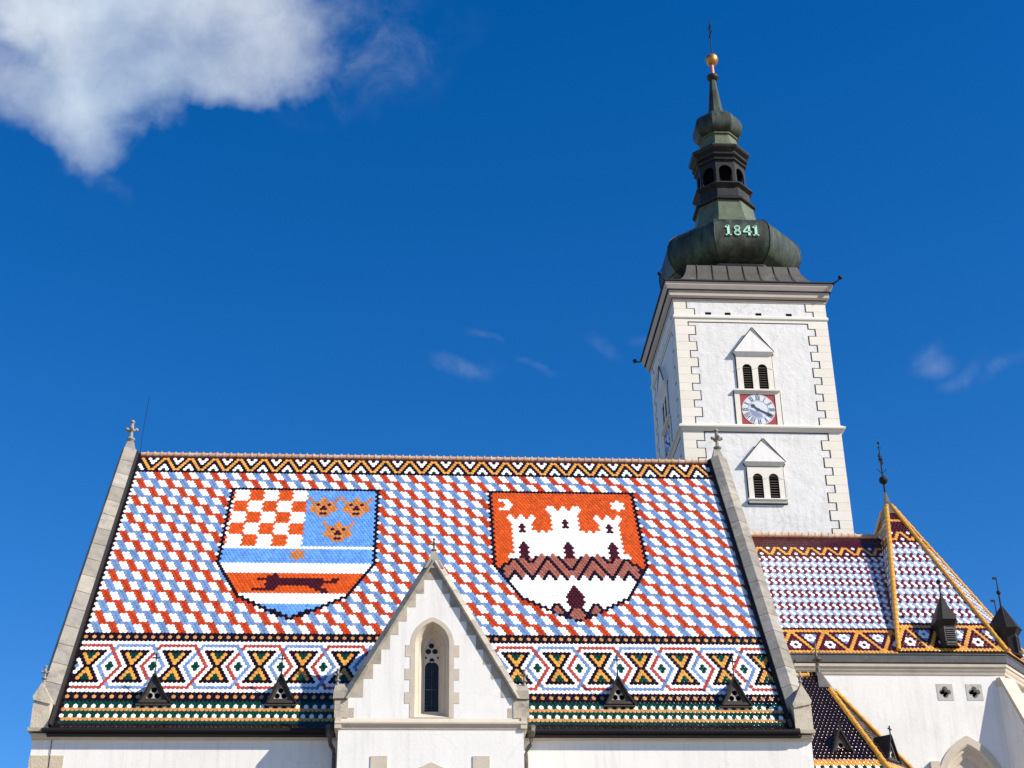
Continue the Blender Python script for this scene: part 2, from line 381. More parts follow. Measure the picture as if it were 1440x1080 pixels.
def arms_city(u, v):
    c = 122.5; d = abs(u - c); x = c - d
    s = shield_outline(d, v)
    if s is None: return None
    if s == 'edge' and v < -13: return 'K'
    if v <= -23:
        # door and window slits of the castle
        for c0, top in ((110.5, -46), (122.5, -48)):
            r = v - top; a = abs(x - c0)
            if (r in (0, 2) and a < .1) or (r in (1, 3) and a < .6): return 'D'
        for c0 in (110.5, 122.5):
            r = v + 38; a = abs(x - c0)
            if r in (0,) and a < .1 or r in (1, 3, 5) and a < .6 or r in (2, 4, 6) and a < 1.1: return 'D'
    if v <= -32 or (v <= -29 and x < 108 and x > 106.4 and v <= -31):
        wht = False; a = abs(x - 110.5)
        if v == -50: wht = a < .1 or abs(a - 3) < .1
        elif v == -49: wht = a < .6 or 2.4 < a < 3.6
        elif v in (-48,): wht = a < 3.1
        elif v == -47: wht = a < 2.6
        elif -46 <= v <= -34: wht = a < 2.6
        if v == -43: wht = wht or (113 < x < 119.6 and x % 2 == 0)
        if -42 <= v <= -34: wht = wht or x > 113
        b = d
        if v == -54: wht = wht or b < .1 or 2.9 < b < 4.1
        if v == -53: wht = wht or b < .6 or 2.4 < b < 4.6
        if v in (-52,): wht = wht or b < 4.1
        if v == -51: wht = wht or b < 3.6
        if -50 <= v <= -43: wht = wht or b < 3.6
        if v == -33: wht = x > 106.9
        if v == -32: wht = x > 106.4
        if v == -31: wht = x > 106.9
        # moon and star
        moon = {-57: (105, 107), -56: (106.5, 107.5), -55: (107, 108), -54: (106.5, 107.5), -53: (105, 107)}
        if v in moon and u < 115 and moon[v][0] <= u <= moon[v][1]: return 'W'
        e = abs(u - 138)
        if (v in (-57, -53) and e < .1) or (v in (-56, -54) and e < 1.6) or (v == -55 and e < 1.1): return 'W'
        if v <= -34 and not wht: return 'O'
        if v > -34 and not wht and x < 112: return 'O'
        tip = (v == -33 and (abs(x - 115) < .1 or abs(x - 118) < .1))
        if tip: return 'N'
        if v <= -33: return 'W'
    if v <= -23:
        # chevron band
        line = lambda u0, v0: abs(abs(x - u0) - .5 * (v0 - v)) < .45 and v <= v0
        e1 = 107.75 - (v + 31.5) * .9
        if v > -32 and x < 107.5 and x < e1 - .6 and v < -27: return 'O'
        if v > -32 and x <= 107.6 and abs(x - e1) < .75 and v <= -27: return 'K'
        if v >= -27 and x < 104.6 and v <= -26: return 'K'
        if (112 - x) <= 4.3 and (x - 112) <= 4.4 and line(112, -23.3): return 'K'
        if x <= 121.2 and line(121, -23.3): return 'K'
        if v == -23 and (abs(x - 112) < .6 or abs(x - 121) < .6): return 'K'
        if v <= -26 and (c - x) <= 3.3 and line(122.5, -26.3): return 'K'
        if v <= -29 and abs(x - 112) <= 1.6 and line(112, -29.3): return 'K'
        for u0 in (107.25, 116.5):
            if v >= -26 and abs(abs(x - u0) - .5 * (v + 26.4)) < .45: return 'K'
        if v >= -25:
            for u0 in (107.25, 116.5):
                if abs(x - u0) < .5 * (v + 26.4) - .4: return 'W'
            for u0, hw in ((110.4, .5 * (v + 25.6)), (113.6, .5 * (v + 25.6)), (119.4, .5 * (v + 25.6)), (122.5, .5 * (v + 25.6)), (104.2, 0)):
                if abs(x - u0) < hw: return 'W'
        if v <= -32: return 'N' if 113.9 < x < 119.2 else 'W'
        if v == -31 and (108.3 < x < 108.9 or 112.3 < x < 113.2): return 'W'
        return 'N'
    if s == 'edge' and d > 7.2: return 'K'
    # lower field: gate and hills
    gate = {-20: .1, -19: .6, -18: 1.1, -17: 1.6, -16: 2.1, -15: 1.6, -14: 2.1, -13: 1.6, -12: 1.1}
    if v in gate and d <= gate[v]: return 'D'
    hill = {-13: 'KK:4.5,5.5', -12: 0, -11: 0, -10: 0}
    if v == -13 and 4.4 < d < 5.6: return 'K'
    if v == -12 and 3.9 < d < 6.1: return 'N' if 4.9 < d < 5.1 else 'K'
    if v == -11: return 'K' if (3.4 < d < 3.6 or 6.4 < d or 1.4 < d < 1.6) else ('N' if d < .6 or 4.4 < d < 5.6 else ('K' if d > 5.6 else 'W'))
    if v == -10: return 'N' if d < 1.1 or 3.9 < d < 5.1 else 'K'
    if v == -9: return 'N' if d < 1.6 else 'K'
    if v == -8: return 'N' if d < .1 or d == 1 else 'K'
    if v == -7: return 'K'
    return 'W'

def nave_key(u, v):
    if u < 2.2 or u > 167.9: return 'P'
    if v <= -76: return 'M'
    if v <= -70:                                            # zigzag under the ridge
        r = v + 75; a = (u - 2.5 + 3.5) % 7 - 3.5; a = abs(a)
        y = .5 + .5 * r
        if abs(a - y) < .3: return 'Y'
        if a < y:
            lim = .5 * (r - 3)
            if r >= 3 and a <= lim + .1: return 'G' if (r == 5 and a < .1) else 'W'
            return 'K'
        b = 3.5 - a; lim = .5 * (2 - r)
        if r <= 2 and b <= lim + .1: return 'K' if (r == 0 and b < .1) else 'W'
        return 'K'
    if v == -69: return 'K'
    if v <= -2:
        k = arms_three(u, v) if u < 85 else arms_city(u, v)
        if k: return k
        r = v + 69; b, mm = divmod(r, 4); s = (u - 5 - 4 * b - .5 * mm) % 8
        if mm == 0: return 'R' if s < 3.6 else 'B'
        return 'R' if 1.7 < s < 3.3 else ('B' if 5.7 < s < 7.3 else 'W')
    if v in (-1, 1, 19, 21): return 'K'
    if v in (0, 20):
        return 'T' if abs(((u - 2.5) if u < 86 else (u - 165.5)) % 2) < .1 else 'K'
    if v in (2, 18): return 'W'
    if 3 <= v <= 17:
        j = round((u - 5) / 10) if u < 86 else round((u - 106) / 10)
        c = 5 + 10 * j if u < 86 else 106 + 10 * j
        red = j % 2 == 0; mine, other = ('r', 'B') if red else ('B', 'r')
        x = u - c; a = abs(x); e = abs(v - 10)
        if e == 7: return mine if a < 4.6 else 'W'
        if e == 6:
            if a < 4.1: return 'W'
            return mine if x > 0 or a < 4.4 else mine
        if e == 5:
            if a < 3.1: return 'K'
            if a < 4.1: return 'W'
            return mine if x > 0 else other
        # hourglass
        w_ = .5 * e + .5
        if a < w_ + .1:
            if a > w_ - .6: return 'K'
            g_ = w_ - 2.
            return 'G' if a <= g_ + .1 else 'Y'
        # diamond between the hourglasses
        dd = 5 - a
        if e <= 1 and dd <= .5 * (1 - e) + .1: return 'G'
        cl = 2.5 - .5 * e
        if abs(dd - cl) < .3:
            return other
        return 'W'
    if v == 22: return 'G'
    if v == 23: return 'W' if u % 2 == 1 else 'G'
    if v == 24 or v == 27: return 'T'
    if v == 25: return 'G'
    if v == 26: return 'W' if abs((u - .5) % 2) < .1 else 'G'
    if v == 28: return 'G'
    return 'P'

# ------------------------------------------------------------------ NAVE
XL, XR = -12.5, 13.87           # outer ends of the nave
WY, RY, RZ = 51.55, 61.05, 29.86
nave = thing('church_nave', 'long white church nave with a steep patterned tile roof showing two coats of arms', 'church', (0.7, 61, 0))
b = MB(); b.prism_x([(WY, 0), (WY, 15.08), (RY, 29.3), (70.5, 15.08), (70.5, 0)], XL, XR)
b.build('wall', 'plaster', nave)
roof = MB(); o2 = .03
roof.prism_x([(WY - .3, 15.1), (RY, RZ - .07), (RY, RZ - .4), (WY, 15.0)], XL + .5, XR - .4)
roof.prism_x([(70.8, 15.1), (RY + .01, RZ - .07), (RY + .01, RZ - .4), (70.5, 15.0)], XL + .5, XR - .4)
roof = roof.build('roof', 'under_tile', nave)
isarm = lambda u, v: (arms_three(u, v) if u < 85 else arms_city(u, v)) is not None
BEND = (28.6, (0, -.125, -.095))
tiles('tile_field', O, EU, EV, NV, -77, 30, lambda v: [(u, nave_key(u, v)) for u in span(v, 1, 169.6) if not isarm(u, v)], roof, bend=BEND)
tiles('coat_of_arms', O, EU, EV, NV, -61, -7, lambda v: [(u, arms_three(u, v)) for u in span(v, 29, 72) if arms_three(u, v)], roof, 'tile shield with red and white checks, three crowned faces and a running marten')
tiles('coat_of_arms', O, EU, EV, NV, -61, -7, lambda v: [(u, arms_city(u, v)) for u in span(v, 101, 144) if arms_city(u, v)], roof, 'orange tile shield with a white three-towered castle, moon and star')
# back slope, plain dark tiles in long courses
b = MB()
for k in range(60):
    y = RY + .05 + k * .163; z = RZ - .02 - k * .2445
    b.tint = (.9 + .2 * random.random(),) * 3
    b.add([(XL + .5, y, z), (XR - .5, y, z), (XR - .5, y + .19, z - .25), (XL + .5, y + .19, z - .25)], [(0, 1, 2, 3)])
b.build('rear_tiles', 'dark_sheet', roof)
def ridge_run(name, m, p0, p1, r, step, parent, knob=.3, n=10):
    """half-round ridge tiles laid end to end, each with a raised collar"""
    p0, p1 = Vector(p0), Vector(p1); L = (p1 - p0).length; N = max(1, round(L / step)); d = (p1 - p0) / N; b = MB(); dn = d.normalized()
    for k in range(N):
        v_ = .8 + .4 * random.random(); b.tint = (v_, v_ * (.93 + .14 * random.random()), v_)
        a = p0 + d * k; rr = r * (1 + .08 * (random.random() - .5))
        b.tube([a, a + d * .8], rr, n); b.tube([a + d * .78, a + d * .84, a + d * .98, a + d * 1.02], rr * (1 + knob * .5), n)
        b.ball(a + d * .92 + Vector((0, 0, rr * 1.25)), rr * .3, 6)
    return b.build(name, m, parent)
ridge_run('ridge_tiles', 'ridge_clay', (XL + .75, RY - .02, RZ + .02), (XR - .55, RY - .02, RZ + .02), .12, .30, roof)
# eaves: stone cornice, dark gutter
b = MB(); b.prism_x([(51.56, 14.98), (51.42, 15.0), (51.40, 15.06), (51.33, 15.08), (51.33, 15.15), (51.7, 15.15)], XL - .02, XR + .02)
b.build('cornice', 'warm_stone', nave)
b = MB(); pts = [(51.40, 15.155)] + [(51.25 + .085 * math.cos(a), 15.24 + .085 * math.sin(a)) for a in [R_(x) for x in range(300, 150, -15)]] + [(51.17, 15.30), (51.40, 15.33)]
for x0, x1 in ((XL + .35, -2.32), (3.84, XR - .45)): b.prism_x(pts, x0, x1)
split_build(b, 'gutter', 'iron', nave)
# parapet copings on both gables
def coping(x0, xm, x1, name):
    b = MB(); s_ = Vector(EV).normalized()
    back = Vector((0, -s_.y, s_.z)); nb = Vector((0, -NV[1], NV[2]))
    for side in (0, 1):
        L = 16.6; N = 16; nn = Vector(NV) if side == 0 else nb
        for k in range(N):
            t0 = L * k / N + .012; t1 = L * (k + 1) / N - .014
            tn = .78 + .44 * random.random(); b.tint = (tn, tn * .99, tn * (.94 + .08 * random.random()))
            ring = []
            for t in (t0, t1):
                bp = Vector((0, 61.02, 29.84)) + (s_ if side == 0 else back) * t
                ring.append([(x, (bp + nn * h).y, (bp + nn * h).z) for x, h in ((x0, -.5), (x0, .30), (xm, .46), (x1, .30), (x1, -.5))])
            b.loft(ring)
    return b.build(name, 'stone_blocks', nave)
coping(-12.56, -12.42, -11.92, 'coping'); coping(13.16, 13.48, 13.86, 'coping')
b = MB()
for x0, x1 in ((-11.93, -11.84), (13.06, 13.17)):       # dark flashing between tiles and coping
    ring = []
    for v in (-77, 30): ring.append([tuple(at(0, v, h) + Vector((x - O[0], 0, 0))) for x, h in ((x0, .0), (x0, .16 if x0 > 0 else .26), (x1, .16 if x0 < 0 else .22), (x1, 0))])
    b.loft(ring)
split_build(b, 'flashing', 'iron', roof)
def finial(x, y, z, h, parent, name='finial', m='stone', wide=1.):
    """gothic cross-flower: tapering foot, collar, four buds, knob"""
    k = h / 1.85; b = MB(); r = k * wide
    b.lathe([(.22 * r, z), (.15 * r, z + .25 * k), (.10 * r, z + .62 * k)], 8, x, y, .4)
    b.lathe([(.10 * r, z + .6 * k), (.24 * r, z + .68 * k), (.25 * r, z + .74 * k), (.12 * r, z + .84 * k)], 10, x, y, 0, True)
    b.lathe([(.11 * r, z + .8 * k), (.09 * r, z + 1.15 * k), (.14 * r, z + 1.2 * k), (.11 * r, z + 1.4 * k), (.09 * r, z + 1.62 * k)], 8, x, y)
    for i in range(4):
        a = i * math.pi / 2 + .12; dx, dy = math.cos(a), math.sin(a)
        b.tube([(x, y, z + 1.22 * k), (x + dx * .17 * r, y + dy * .17 * r, z + 1.21 * k), (x + dx * .27 * r, y + dy * .27 * r, z + 1.30 * k)], .085 * k, 7)
        b.ball((x + dx * .27 * r, y + dy * .27 * r, z + 1.27 * k), .095 * k, 8)
    b.ball((x, y, z + 1.70 * k), .14 * r, 10, .85)
    return b.build(name, m, parent)
def saddle(x0, xm, x1, y0, y1, z0, z1, parent, m='stone_blocks'):
    b = MB(); b.loft([[(x0, y0, z0), (x1, y0, z0), (x1, y1, z0), (x0, y1, z0)], [(xm - .1, (y0 + y1) / 2 - .12, z1), (xm + .1, (y0 + y1) / 2 - .12, z1), (xm + .1, (y0 + y1) / 2 + .12, z1), (xm - .1, (y0 + y1) / 2 + .12, z1)]])
    return b.build('apex_stone', m, parent)
for x0, xm, x1, xf in ((-12.56, -12.25, -11.92, -12.27), (13.16, 13.5, 13.86, 13.56)):
    saddle(x0, xm, x1, 60.55, 61.5, 29.6, 30.55, nave); finial(xf, 60.98, 29.98, 1.58, nave, wide=.9)
def kneeler(x0, x1, xa, za, z0, zl, zr, y0, y1, ztop):
    b = MB(); k = .92; b.tint = (1.75, 1.68, 1.52)
    b.box(x0, x1, y0, y1, z0, min(zl, zr) - .02)
    b.tint = (1.75, 1.68, 1.54); b.prism_y([(x0 - .03, zl), (x0 + .01, zl - .12), (x1 - .01, zr - .12), (x1 + .03, zr), (xa, za)], y0 - .05, y1)
    b.tint = (1.4, 1.34, 1.2); b.box(x0 - .06, x1 + .04, y0 - .06, y1, z0 - .12, z0)
    p = b.build('kneeler', 'stone_blocks', nave)
    finial(xa + .02, y0 + .12, za - .12, ztop - za + .14, p)
kneeler(-12.569, -11.985, -12.347, 16.863, 15.325000000000001, 16.38, 16.24, 51.28, 52.5, 17.486)
kneeler(13.293, 13.916, 13.634, 16.923, 15.315000000000001, 16.199, 16.33, 51.28, 52.5, 17.406)
b = MB(); b.tint = (1.75, 1.6, 1.35)
for x0, x1, z0, z1 in ((-12.52, -11.4, 14.0, 14.46), (-12.52, -11.75, 13.5, 13.99), (-12.52, -11.4, 13.0, 13.49)): b.box(x0, x1, 51.53, 51.8, z0, z1)
split_build(b, 'corner_quoin', 'stone_blocks', nave)
b = MB(); b.tube([(-11.78, 60.98, 29.6), (-11.80, 60.98, 30.6), (-11.66, 60.98, 32.75)], .012, 6); b.build('lightning_wire', 'iron', nave)
b = MB(); b.tube([(-11.85, 51.52, 15.1), (-11.85, 51.52, 5)], .012, 6); b.build('lightning_wire', 'iron', nave)
# dormers
def dormer(xa, za, xl, xr, zb, ztip, parent, y=51.93, ridge_y=None, name='dormer'):
    d = MB(); zt = za
    yb = (54.045 + (19.38 - za) * .0905836 / .1362644) if ridge_y is None else ridge_y
    yb0 = (54.045 + (19.38 - zb) * .0905836 / .1362644) if ridge_y is None else y + .3
    # two roof slabs with sprung eaves, back into the slope
    for s_, xe in ((-1, xl + .0), (1, xr + .09)):
        xm_ = xa + (xe - xa) * .57; zm = za + (zb - za) * .66
        prof = [(xa, za), (xm_, zm), (xe, zb - .02)]
        yk = [yb, yb + (yb0 - yb) * .6, yb0 + .1]
        fr = [(x, y - .1, z) for x, z in prof]; bk = [(x, yy, z) for (x, z), yy in zip(prof, yk)]
        off = Vector((s_ * .045, 0, .035))
        top = [tuple(Vector(p_) + off) for p_ in fr] + [tuple(Vector(p_) + off) for p_ in bk]
        vs = fr + bk + top
        d.add(vs, [(0, 1, 4, 3), (1, 2, 5, 4), (6, 9, 10, 7), (7, 10, 11, 8), (0, 6, 7, 1), (1, 7, 8, 2), (2, 8, 11, 5), (3, 4, 10, 9), (4, 5, 11, 10), (0, 3, 9, 6)])
    dm = d.build(name, 'dark_sheet', parent)
    f = MB(); f.box(xl - .02, xr + .02, y - .07, y + .1, zb, zb + .09); f.box(xl - .1, xr + .1, y - .1, y + .4, zb - .10, zb - .05)
    f.build('sill', 'weathered_wood', dm)
    h = za - zb; w_ = xr - xl; ux = lambda t, s_: xa + (xl - xa) * t if s_ < 0 else xa + (xr - xa) * t
    out_ = [(xl + .02, zb + .09), (xr - .02, zb + .09), (xa, za - .05)]
    inn = [(xl + w_ * .22, zb + h * .16), (xr - w_ * .22, zb + h * .16), (xa, za - h * .30)]
    plate('frame', 'weathered_wood', [out_], [inn], y - .02, .07, dm)
    cxm, czm = (xl + xr) / 2 * .4 + xa * .6, zb + h * .36; r = w_ * .125
    plate('tracery', 'grey_stone', [[(xl + w_ * .16, zb + h * .12), (xr - w_ * .16, zb + h * .12), (xa, za - h * .25)]], [circle(cxm - r * 1.05, czm - r * .75, r * .85, 12), circle(cxm + r * 1.05, czm - r * .75, r * .85, 12), circle(cxm, czm + r * .95, r * .85, 12)], y + .03, .05, dm)
    k = MB(); k.prism_y([(xl + .1, zb + .1), (xr - .1, zb + .1), (xa, za - .1)], y + .085, y + .10); k.build('opening', 'dark_hole', dm)
    c = MB(); c.tube([(xa, y - .06, za - .05), (xa, y - .06, za + .25)], .035, 6, True, .02); c.tube([(xa, y - .06, za + .2), (xa, y - .06, ztip)], .018, 6)
    zc = za + (ztip - za) * .78; c.box(xa - .13, xa + .13, y - .075, y - .045, zc - .02, zc + .02); c.box(xa - .022, xa + .022, y - .08, y - .04, zc - .07, zc + .12)
    c.build('cross', 'iron', dm)
    return dm
for a in ((-8.73, 17.34, -9.18, -8.22, 16.36, 18.1), (-4.41, 17.34, -4.84, -3.95, 16.36, 18.08), (7.30, 17.31, 6.87, 7.77, 16.37, 18.13), (11.42, 17.30, 10.96, 11.87, 16.35, 18.08)): dormer(*a, nave)

# ------------------------------------------------------------------ PORTAL GABLE
porch = thing('portal_gable', 'white gabled porch wall with a pointed gothic window, projecting below the nave roof', 'porch', (.77, 50.5, 0))
PY = 50.1
plate('wall', 'plaster', [[(-2.1, 15.1), (3.62, 15.1), (3.62, 15.95), (.79, 20.80), (-2.1, 15.95)]], [arch(.77, .66, 15.36, 17.9, .90)], PY, .5, porch)
b = MB(); b.box(-2.3, 3.82, PY, WY + .05, 0, 15.1); b.build('lower_wall', 'plaster', porch)
b = MB(); b.prism_x([(PY + .02, 14.96), (PY - .02, 14.98), (PY - .05, 15.08), (PY - .12, 15.15), (PY - .12, 15.20), (PY + .02, 15.38), (PY + .4, 15.38), (PY + .4, 14.96)], -2.42, 3.94)
for x0, x1 in ((-2.42, -2.2), (3.72, 3.94)): b.prism_y([(x0 if x0 < 0 else x0, 15.0), (x1, 15.0), (x1, 15.2), (x1 - .02, 15.36), (x0 + .02, 15.36), (x0, 15.2)], PY - .1, WY)
b.build('string_course', 'warm_stone', porch)
# saddle roof behind the gable
b = MB(); b.tint = (1, 1, 1)
zr = 20.70; yr = 54.045 + (zr - 19.38) * .66476
ze = 15.7; ye = 54.045 + (ze - 19.38) * .66476
for xe in (-2.15, 3.66):
    b.add([(.79, PY + .3, zr), (xe, PY + .3, ze), (xe, ye + .2, ze), (.79, yr + .2, zr)], [(0, 1, 2, 3)])
    b.add([(.79, PY + .3, zr - .12), (xe, PY + .3, ze - .12), (xe, ye + .2, ze - .12), (.79, yr + .2, zr - .12)], [(0, 1, 2, 3)])
b.build('saddle_roof', 'dark_sheet', porch)
# copings of the gable, stone by stone
def gcoping(xb, zb, xt, zt, s_):
    b = MB(); A, B = Vector((xb, 0, zb)), Vector((xt, 0, zt)); d = (B - A); L = d.length; d /= L; nrm = Vector((s_ * d.z, 0, abs(d.x)))
    N = 9
    for k in range(N):
        tn = .8 + .4 * random.random(); tn *= 1.0 if s_ < 0 else 1.25; b.tint = (tn, tn * .98, tn * .95)  # right slope tinted lighter: its sunlight is put into the stone colour
        ring = []
        for t in (L * k / N + .006, L * (k + 1) / N - .003):
            p_ = A + d * t; ring.append([tuple(p_ + nrm * h + Vector((0, yy, 0))) for h, yy in ((-.03, PY + .05), (-.02, PY - .13), (.03, PY - .15), (.235, PY + .06), (.16, PY + .5), (-.03, PY + .5))])
        b.loft(ring)
    return b.build('coping', 'stone_blocks', porch)
gcoping(-2.05, 15.98, .79, 20.86, -1); gcoping(3.62, 15.98, .79, 20.86, 1)
b = MB(); b.tint = (1.05, 1.0, .95)
b.loft([[(.45, PY - .1, 20.62), (1.13, PY - .1, 20.62), (1.13, PY + .45, 20.62), (.45, PY + .45, 20.62)], [(.62, PY - .08, 20.95), (.96, PY - .08, 20.95), (.96, PY + .40, 20.95), (.62, PY + .40, 20.95)], [(.72, PY + .06, 21.3), (.87, PY + .06, 21.3), (.87, PY + .24, 21.3), (.72, PY + .24, 21.3)]])
b.build('apex_stone', 'stone_blocks', porch)
finial(.80, PY + .14, 21.08, .76, porch)
# kneeler blocks and stepped stones
for sx, X in ((-1, (-2.49, -2.0)), (1, (3.45, 4.02))):
    x0, x1 = X; b = MB(); b.tint = (1.6, 1.52, 1.38)
    b.box(x0 + .04, x1 - .0, PY - .03, WY, 15.36, 15.97); b.tint = (1.15, 1.1, 1.02)
    b.loft([[(x0 - .02, PY - .08, 16.0), (x1, PY - .08, 16.0), (x1, WY, 16.0), (x0 - .02, WY, 16.0)], [(x0, PY - .05, 16.3), (x1, PY - .05, 16.3), (x1, WY, 16.3), (x0, WY, 16.3)], [(x0 + .04, PY + .3, 16.6), (x1 - .02, PY + .3, 16.6), (x1 - .02, WY, 16.6), (x0 + .04, WY, 16.6)]])
    p = b.build('kneeler', 'stone_blocks', porch)
    finial((x0 + .1) if sx < 0 else (x1 - .12), PY + .25, 16.42, .72, p)
b = MB()
steps = [(20.80, 20.22, .47), (20.21, 19.71, .47), (19.70, 19.22, .19), (19.21, 18.71, -.11), (18.70, 18.23, -.385), (18.22, 17.72, -.66), (17.71, 17.21, -.95), (17.20, 16.70, -1.21), (16.69, 16.06, -1.52)]
edge = lambda z: .79 - 2.84 * (20.86 - z) / 4.88
for zt, zb, xi in steps:
    for s_ in (-1, 1):
        tn = .78 + .4 * random.random(); b.tint = (tn * 1.38, tn * 1.3, tn * 1.22)
        if zt > 20.5:
            if s_ < 0: b.prism_y([(edge(zb), zb), (2 * .79 - edge(zb), zb), (.79, 20.84)], PY - .008, PY + .1)
            continue
        f = (lambda x: x) if s_ < 0 else (lambda x: 1.58 - x)
        xi2 = xi if s_ < 0 else xi - .02 + (.06 * random.random())
        b.prism_y([(f(edge(zb) + .0), zb), (f(xi2), zb), (f(xi2), zt), (f(min(edge(zt), xi2 - .01)), zt)], PY - .008, PY + .1)
for x0, x1 in ((-2.0, -1.80), (3.3, 3.46)): b.box(x0, x1, PY - .008, PY + .1, 15.38, 15.70)
split_build(b, 'stepped_stone', 'stone_blocks', porch)
# gothic window
win = plate('window', 'warm_stone', [arch(.77, .735, 15.37, 17.9, .965)], [arch(.77, .575, 15.385, 17.92, .78)], PY - .012, .2, porch)
b = MB()
for z0, z1 in ((17.46, 17.87), (16.66, 17.05), (15.86, 16.24)):
    for x0, x1 in ((-.14, .045), (1.5, 1.69)): b.box(x0, x1, PY - .011, PY + .1, z0, z1)
split_build(b, 'jamb_quoin', 'warm_stone', win)
b = MB()          # splayed, moulded reveal
rings = []
for w_, h_, zs, y in ((.575, .78, 17.92, PY - .012), (.56, .77, 17.92, PY + .02), (.46, .80, 17.80, PY + .28), (.43, .80, 17.78, PY + .28), (.42, .80, 17.76, PY + .36), (.34, .76, 17.66, PY + .58), (.30, .74, 17.6, PY + .60), (.27, .7, 17.56, PY + .72)):
    rings.append([(x, y, z) for x, z in arch(.77, w_, 15.385 + (PY - .012 - y) * -.50, zs, h_)])
b.loft(rings, False); b.build('reveal', 'warm_stone', win)
y = PY + .66; c0 = .77
tre = [circle(c0 - .02, 18.06, .10, 16), circle(c0 - .125, 17.86, .10, 16), circle(c0 + .105, 17.86, .10, 16), circle(c0, 17.55, .085, 16), arch(c0, .235, 15.76, 17.28, .22), [(c0 - .24, 17.68), (c0 - .15, 17.66), (c0 - .22, 17.56)], [(c0 + .24, 17.68), (c0 + .15, 17.66), (c0 + .22, 17.56)]]
plate('tracery', 'warm_stone', [arch(c0, .29, 15.6, 17.56, .72)], tre, y, .07, win)
b = MB(); b.box(c0 - .3, c0 + .3, y + .05, y + .06, 15.6, 18.3); b.build('pane', 'glass', win)
b = MB(); b.box(c0 - .24, c0 + .24, y + .03, y + .05, 16.52, 16.535)
b.box(c0 - .005, c0 + .005, y + .035, y + .045, 15.76, 17.45)
for k in range(12): b.box(c0 - .24, c0 - .10, y + .043, y + .046, 15.85 + k * .13, 15.856 + k * .13)
b.build('glazing_bar', 'pipe', win)
# stones below the string course
b = MB()
for x0, x1 in ((-1.21, -.66), (2.13, 2.69)): b.box(x0, x1, PY - .03, PY + .1, 10, 14.10)
b.prism_y([(-.9, 13.2), (2.4, 13.2), (1.9, 13.38), (.77, 13.90), (-.35, 13.38)], PY - .03, PY + .1)
split_build(b, 'portal_stone', 'warm_stone', porch)
# rain pipes in the two corners
for xg, xw, s_ in ((-2.62, -2.47, 1), (4.16, 3.99, -1)):
    b = MB(); b.lathe([(.10, 15.02), (.17, 15.2), (.17, 15.42), (.15, 15.42)], 8, xg, 51.24)
    b.tube([(xg, 51.24, 15.1), (xg, 51.26, 14.9), (xg + s_ * .03, 51.3, 14.78), (xw - s_ * .02, 51.38, 14.62), (xw, 51.42, 14.5), (xw, 51.42, 6)], .065, 8)
    b.build('rain_pipe', 'pipe', porch)

# ------------------------------------------------------------------ BELL TOWER
tower = thing('bell_tower', 'square white bell tower with a clock and a dark copper onion dome marked 1841', 'tower', (16.95, 69.9, 0))
X0, X1, Y0, Y1 = 13.05, 20.85, 66.0, 73.8; TX, TY = 16.95, 69.9
TURN = Matrix.Translation((TX, TY, 0)) @ Matrix.Rotation(-math.pi / 2, 4, 'Z') @ Matrix.Translation((-TX, -TY, 0))
def on_left(o):
    """a second copy of a part (and its own parts) on the tower's left face"""
    c = o.copy(); COL.objects.link(c); c.parent = tower; c.matrix_basis = TURN
    for ch in o.children:
        k = ch.copy(); COL.objects.link(k); k.parent = c
    return c
b = MB(); b.box(X0, X1, Y0, Y1, 0, 41.2); b.build('wall', 'tower_plaster', tower)
# string course and frieze band
def band(prof, m, name):
    b = MB(); b.loft([[(TX - 3.9 - d, TY - 3.9 - d, z), (TX + 3.9 + d, TY - 3.9 - d, z), (TX + 3.9 + d, TY + 3.9 + d, z), (TX - 3.9 - d, TY + 3.9 + d, z)] for d, z in prof], True)
    return b.build(name, m, tower)
band([(-.05, 33.86), (.02, 33.86), (.10, 33.98), (.20, 34.04), (.21, 34.12), (.06, 34.24), (-.05, 34.24)], 'cream', 'string_course')
band([(-.05, 40.18), (.05, 40.18), (.07, 40.22), (.07, 40.33), (.02, 40.38), (-.05, 40.38)], 'cream', 'frieze_band')
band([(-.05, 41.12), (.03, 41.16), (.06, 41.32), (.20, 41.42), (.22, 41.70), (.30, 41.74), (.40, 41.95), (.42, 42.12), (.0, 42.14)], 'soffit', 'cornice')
band([(.31, 41.705), (.315, 41.705), (.315, 41.74), (.31, 41.74)], 'black_line', 'cornice_line')
band([(.075, 41.30), (.085, 41.30), (.085, 41.34), (.075, 41.34)], 'black_line', 'cornice_line')
band([(.40, 42.10), (.50, 42.13), (.50, 42.19), (.3, 42.24)], 'dark_sheet', 'roof_edge')
b = MB()
for sx, sy in ((-1, -1), (1, -1), (-1, 1), (1, 1)):
    x, y = TX + sx * 4.38, TY + sy * 4.38
    b = MB(); b.tube([(x, y, 42.16), (x + sx * .13, y + sy * .13, 42.19), (x + sx * .22, y + sy * .22, 42.27)], .035, 6); b.ball((x + sx * .26, y + sy * .26, 42.33), .12, 8)
    b.build('corner_knob', 'iron', tower)
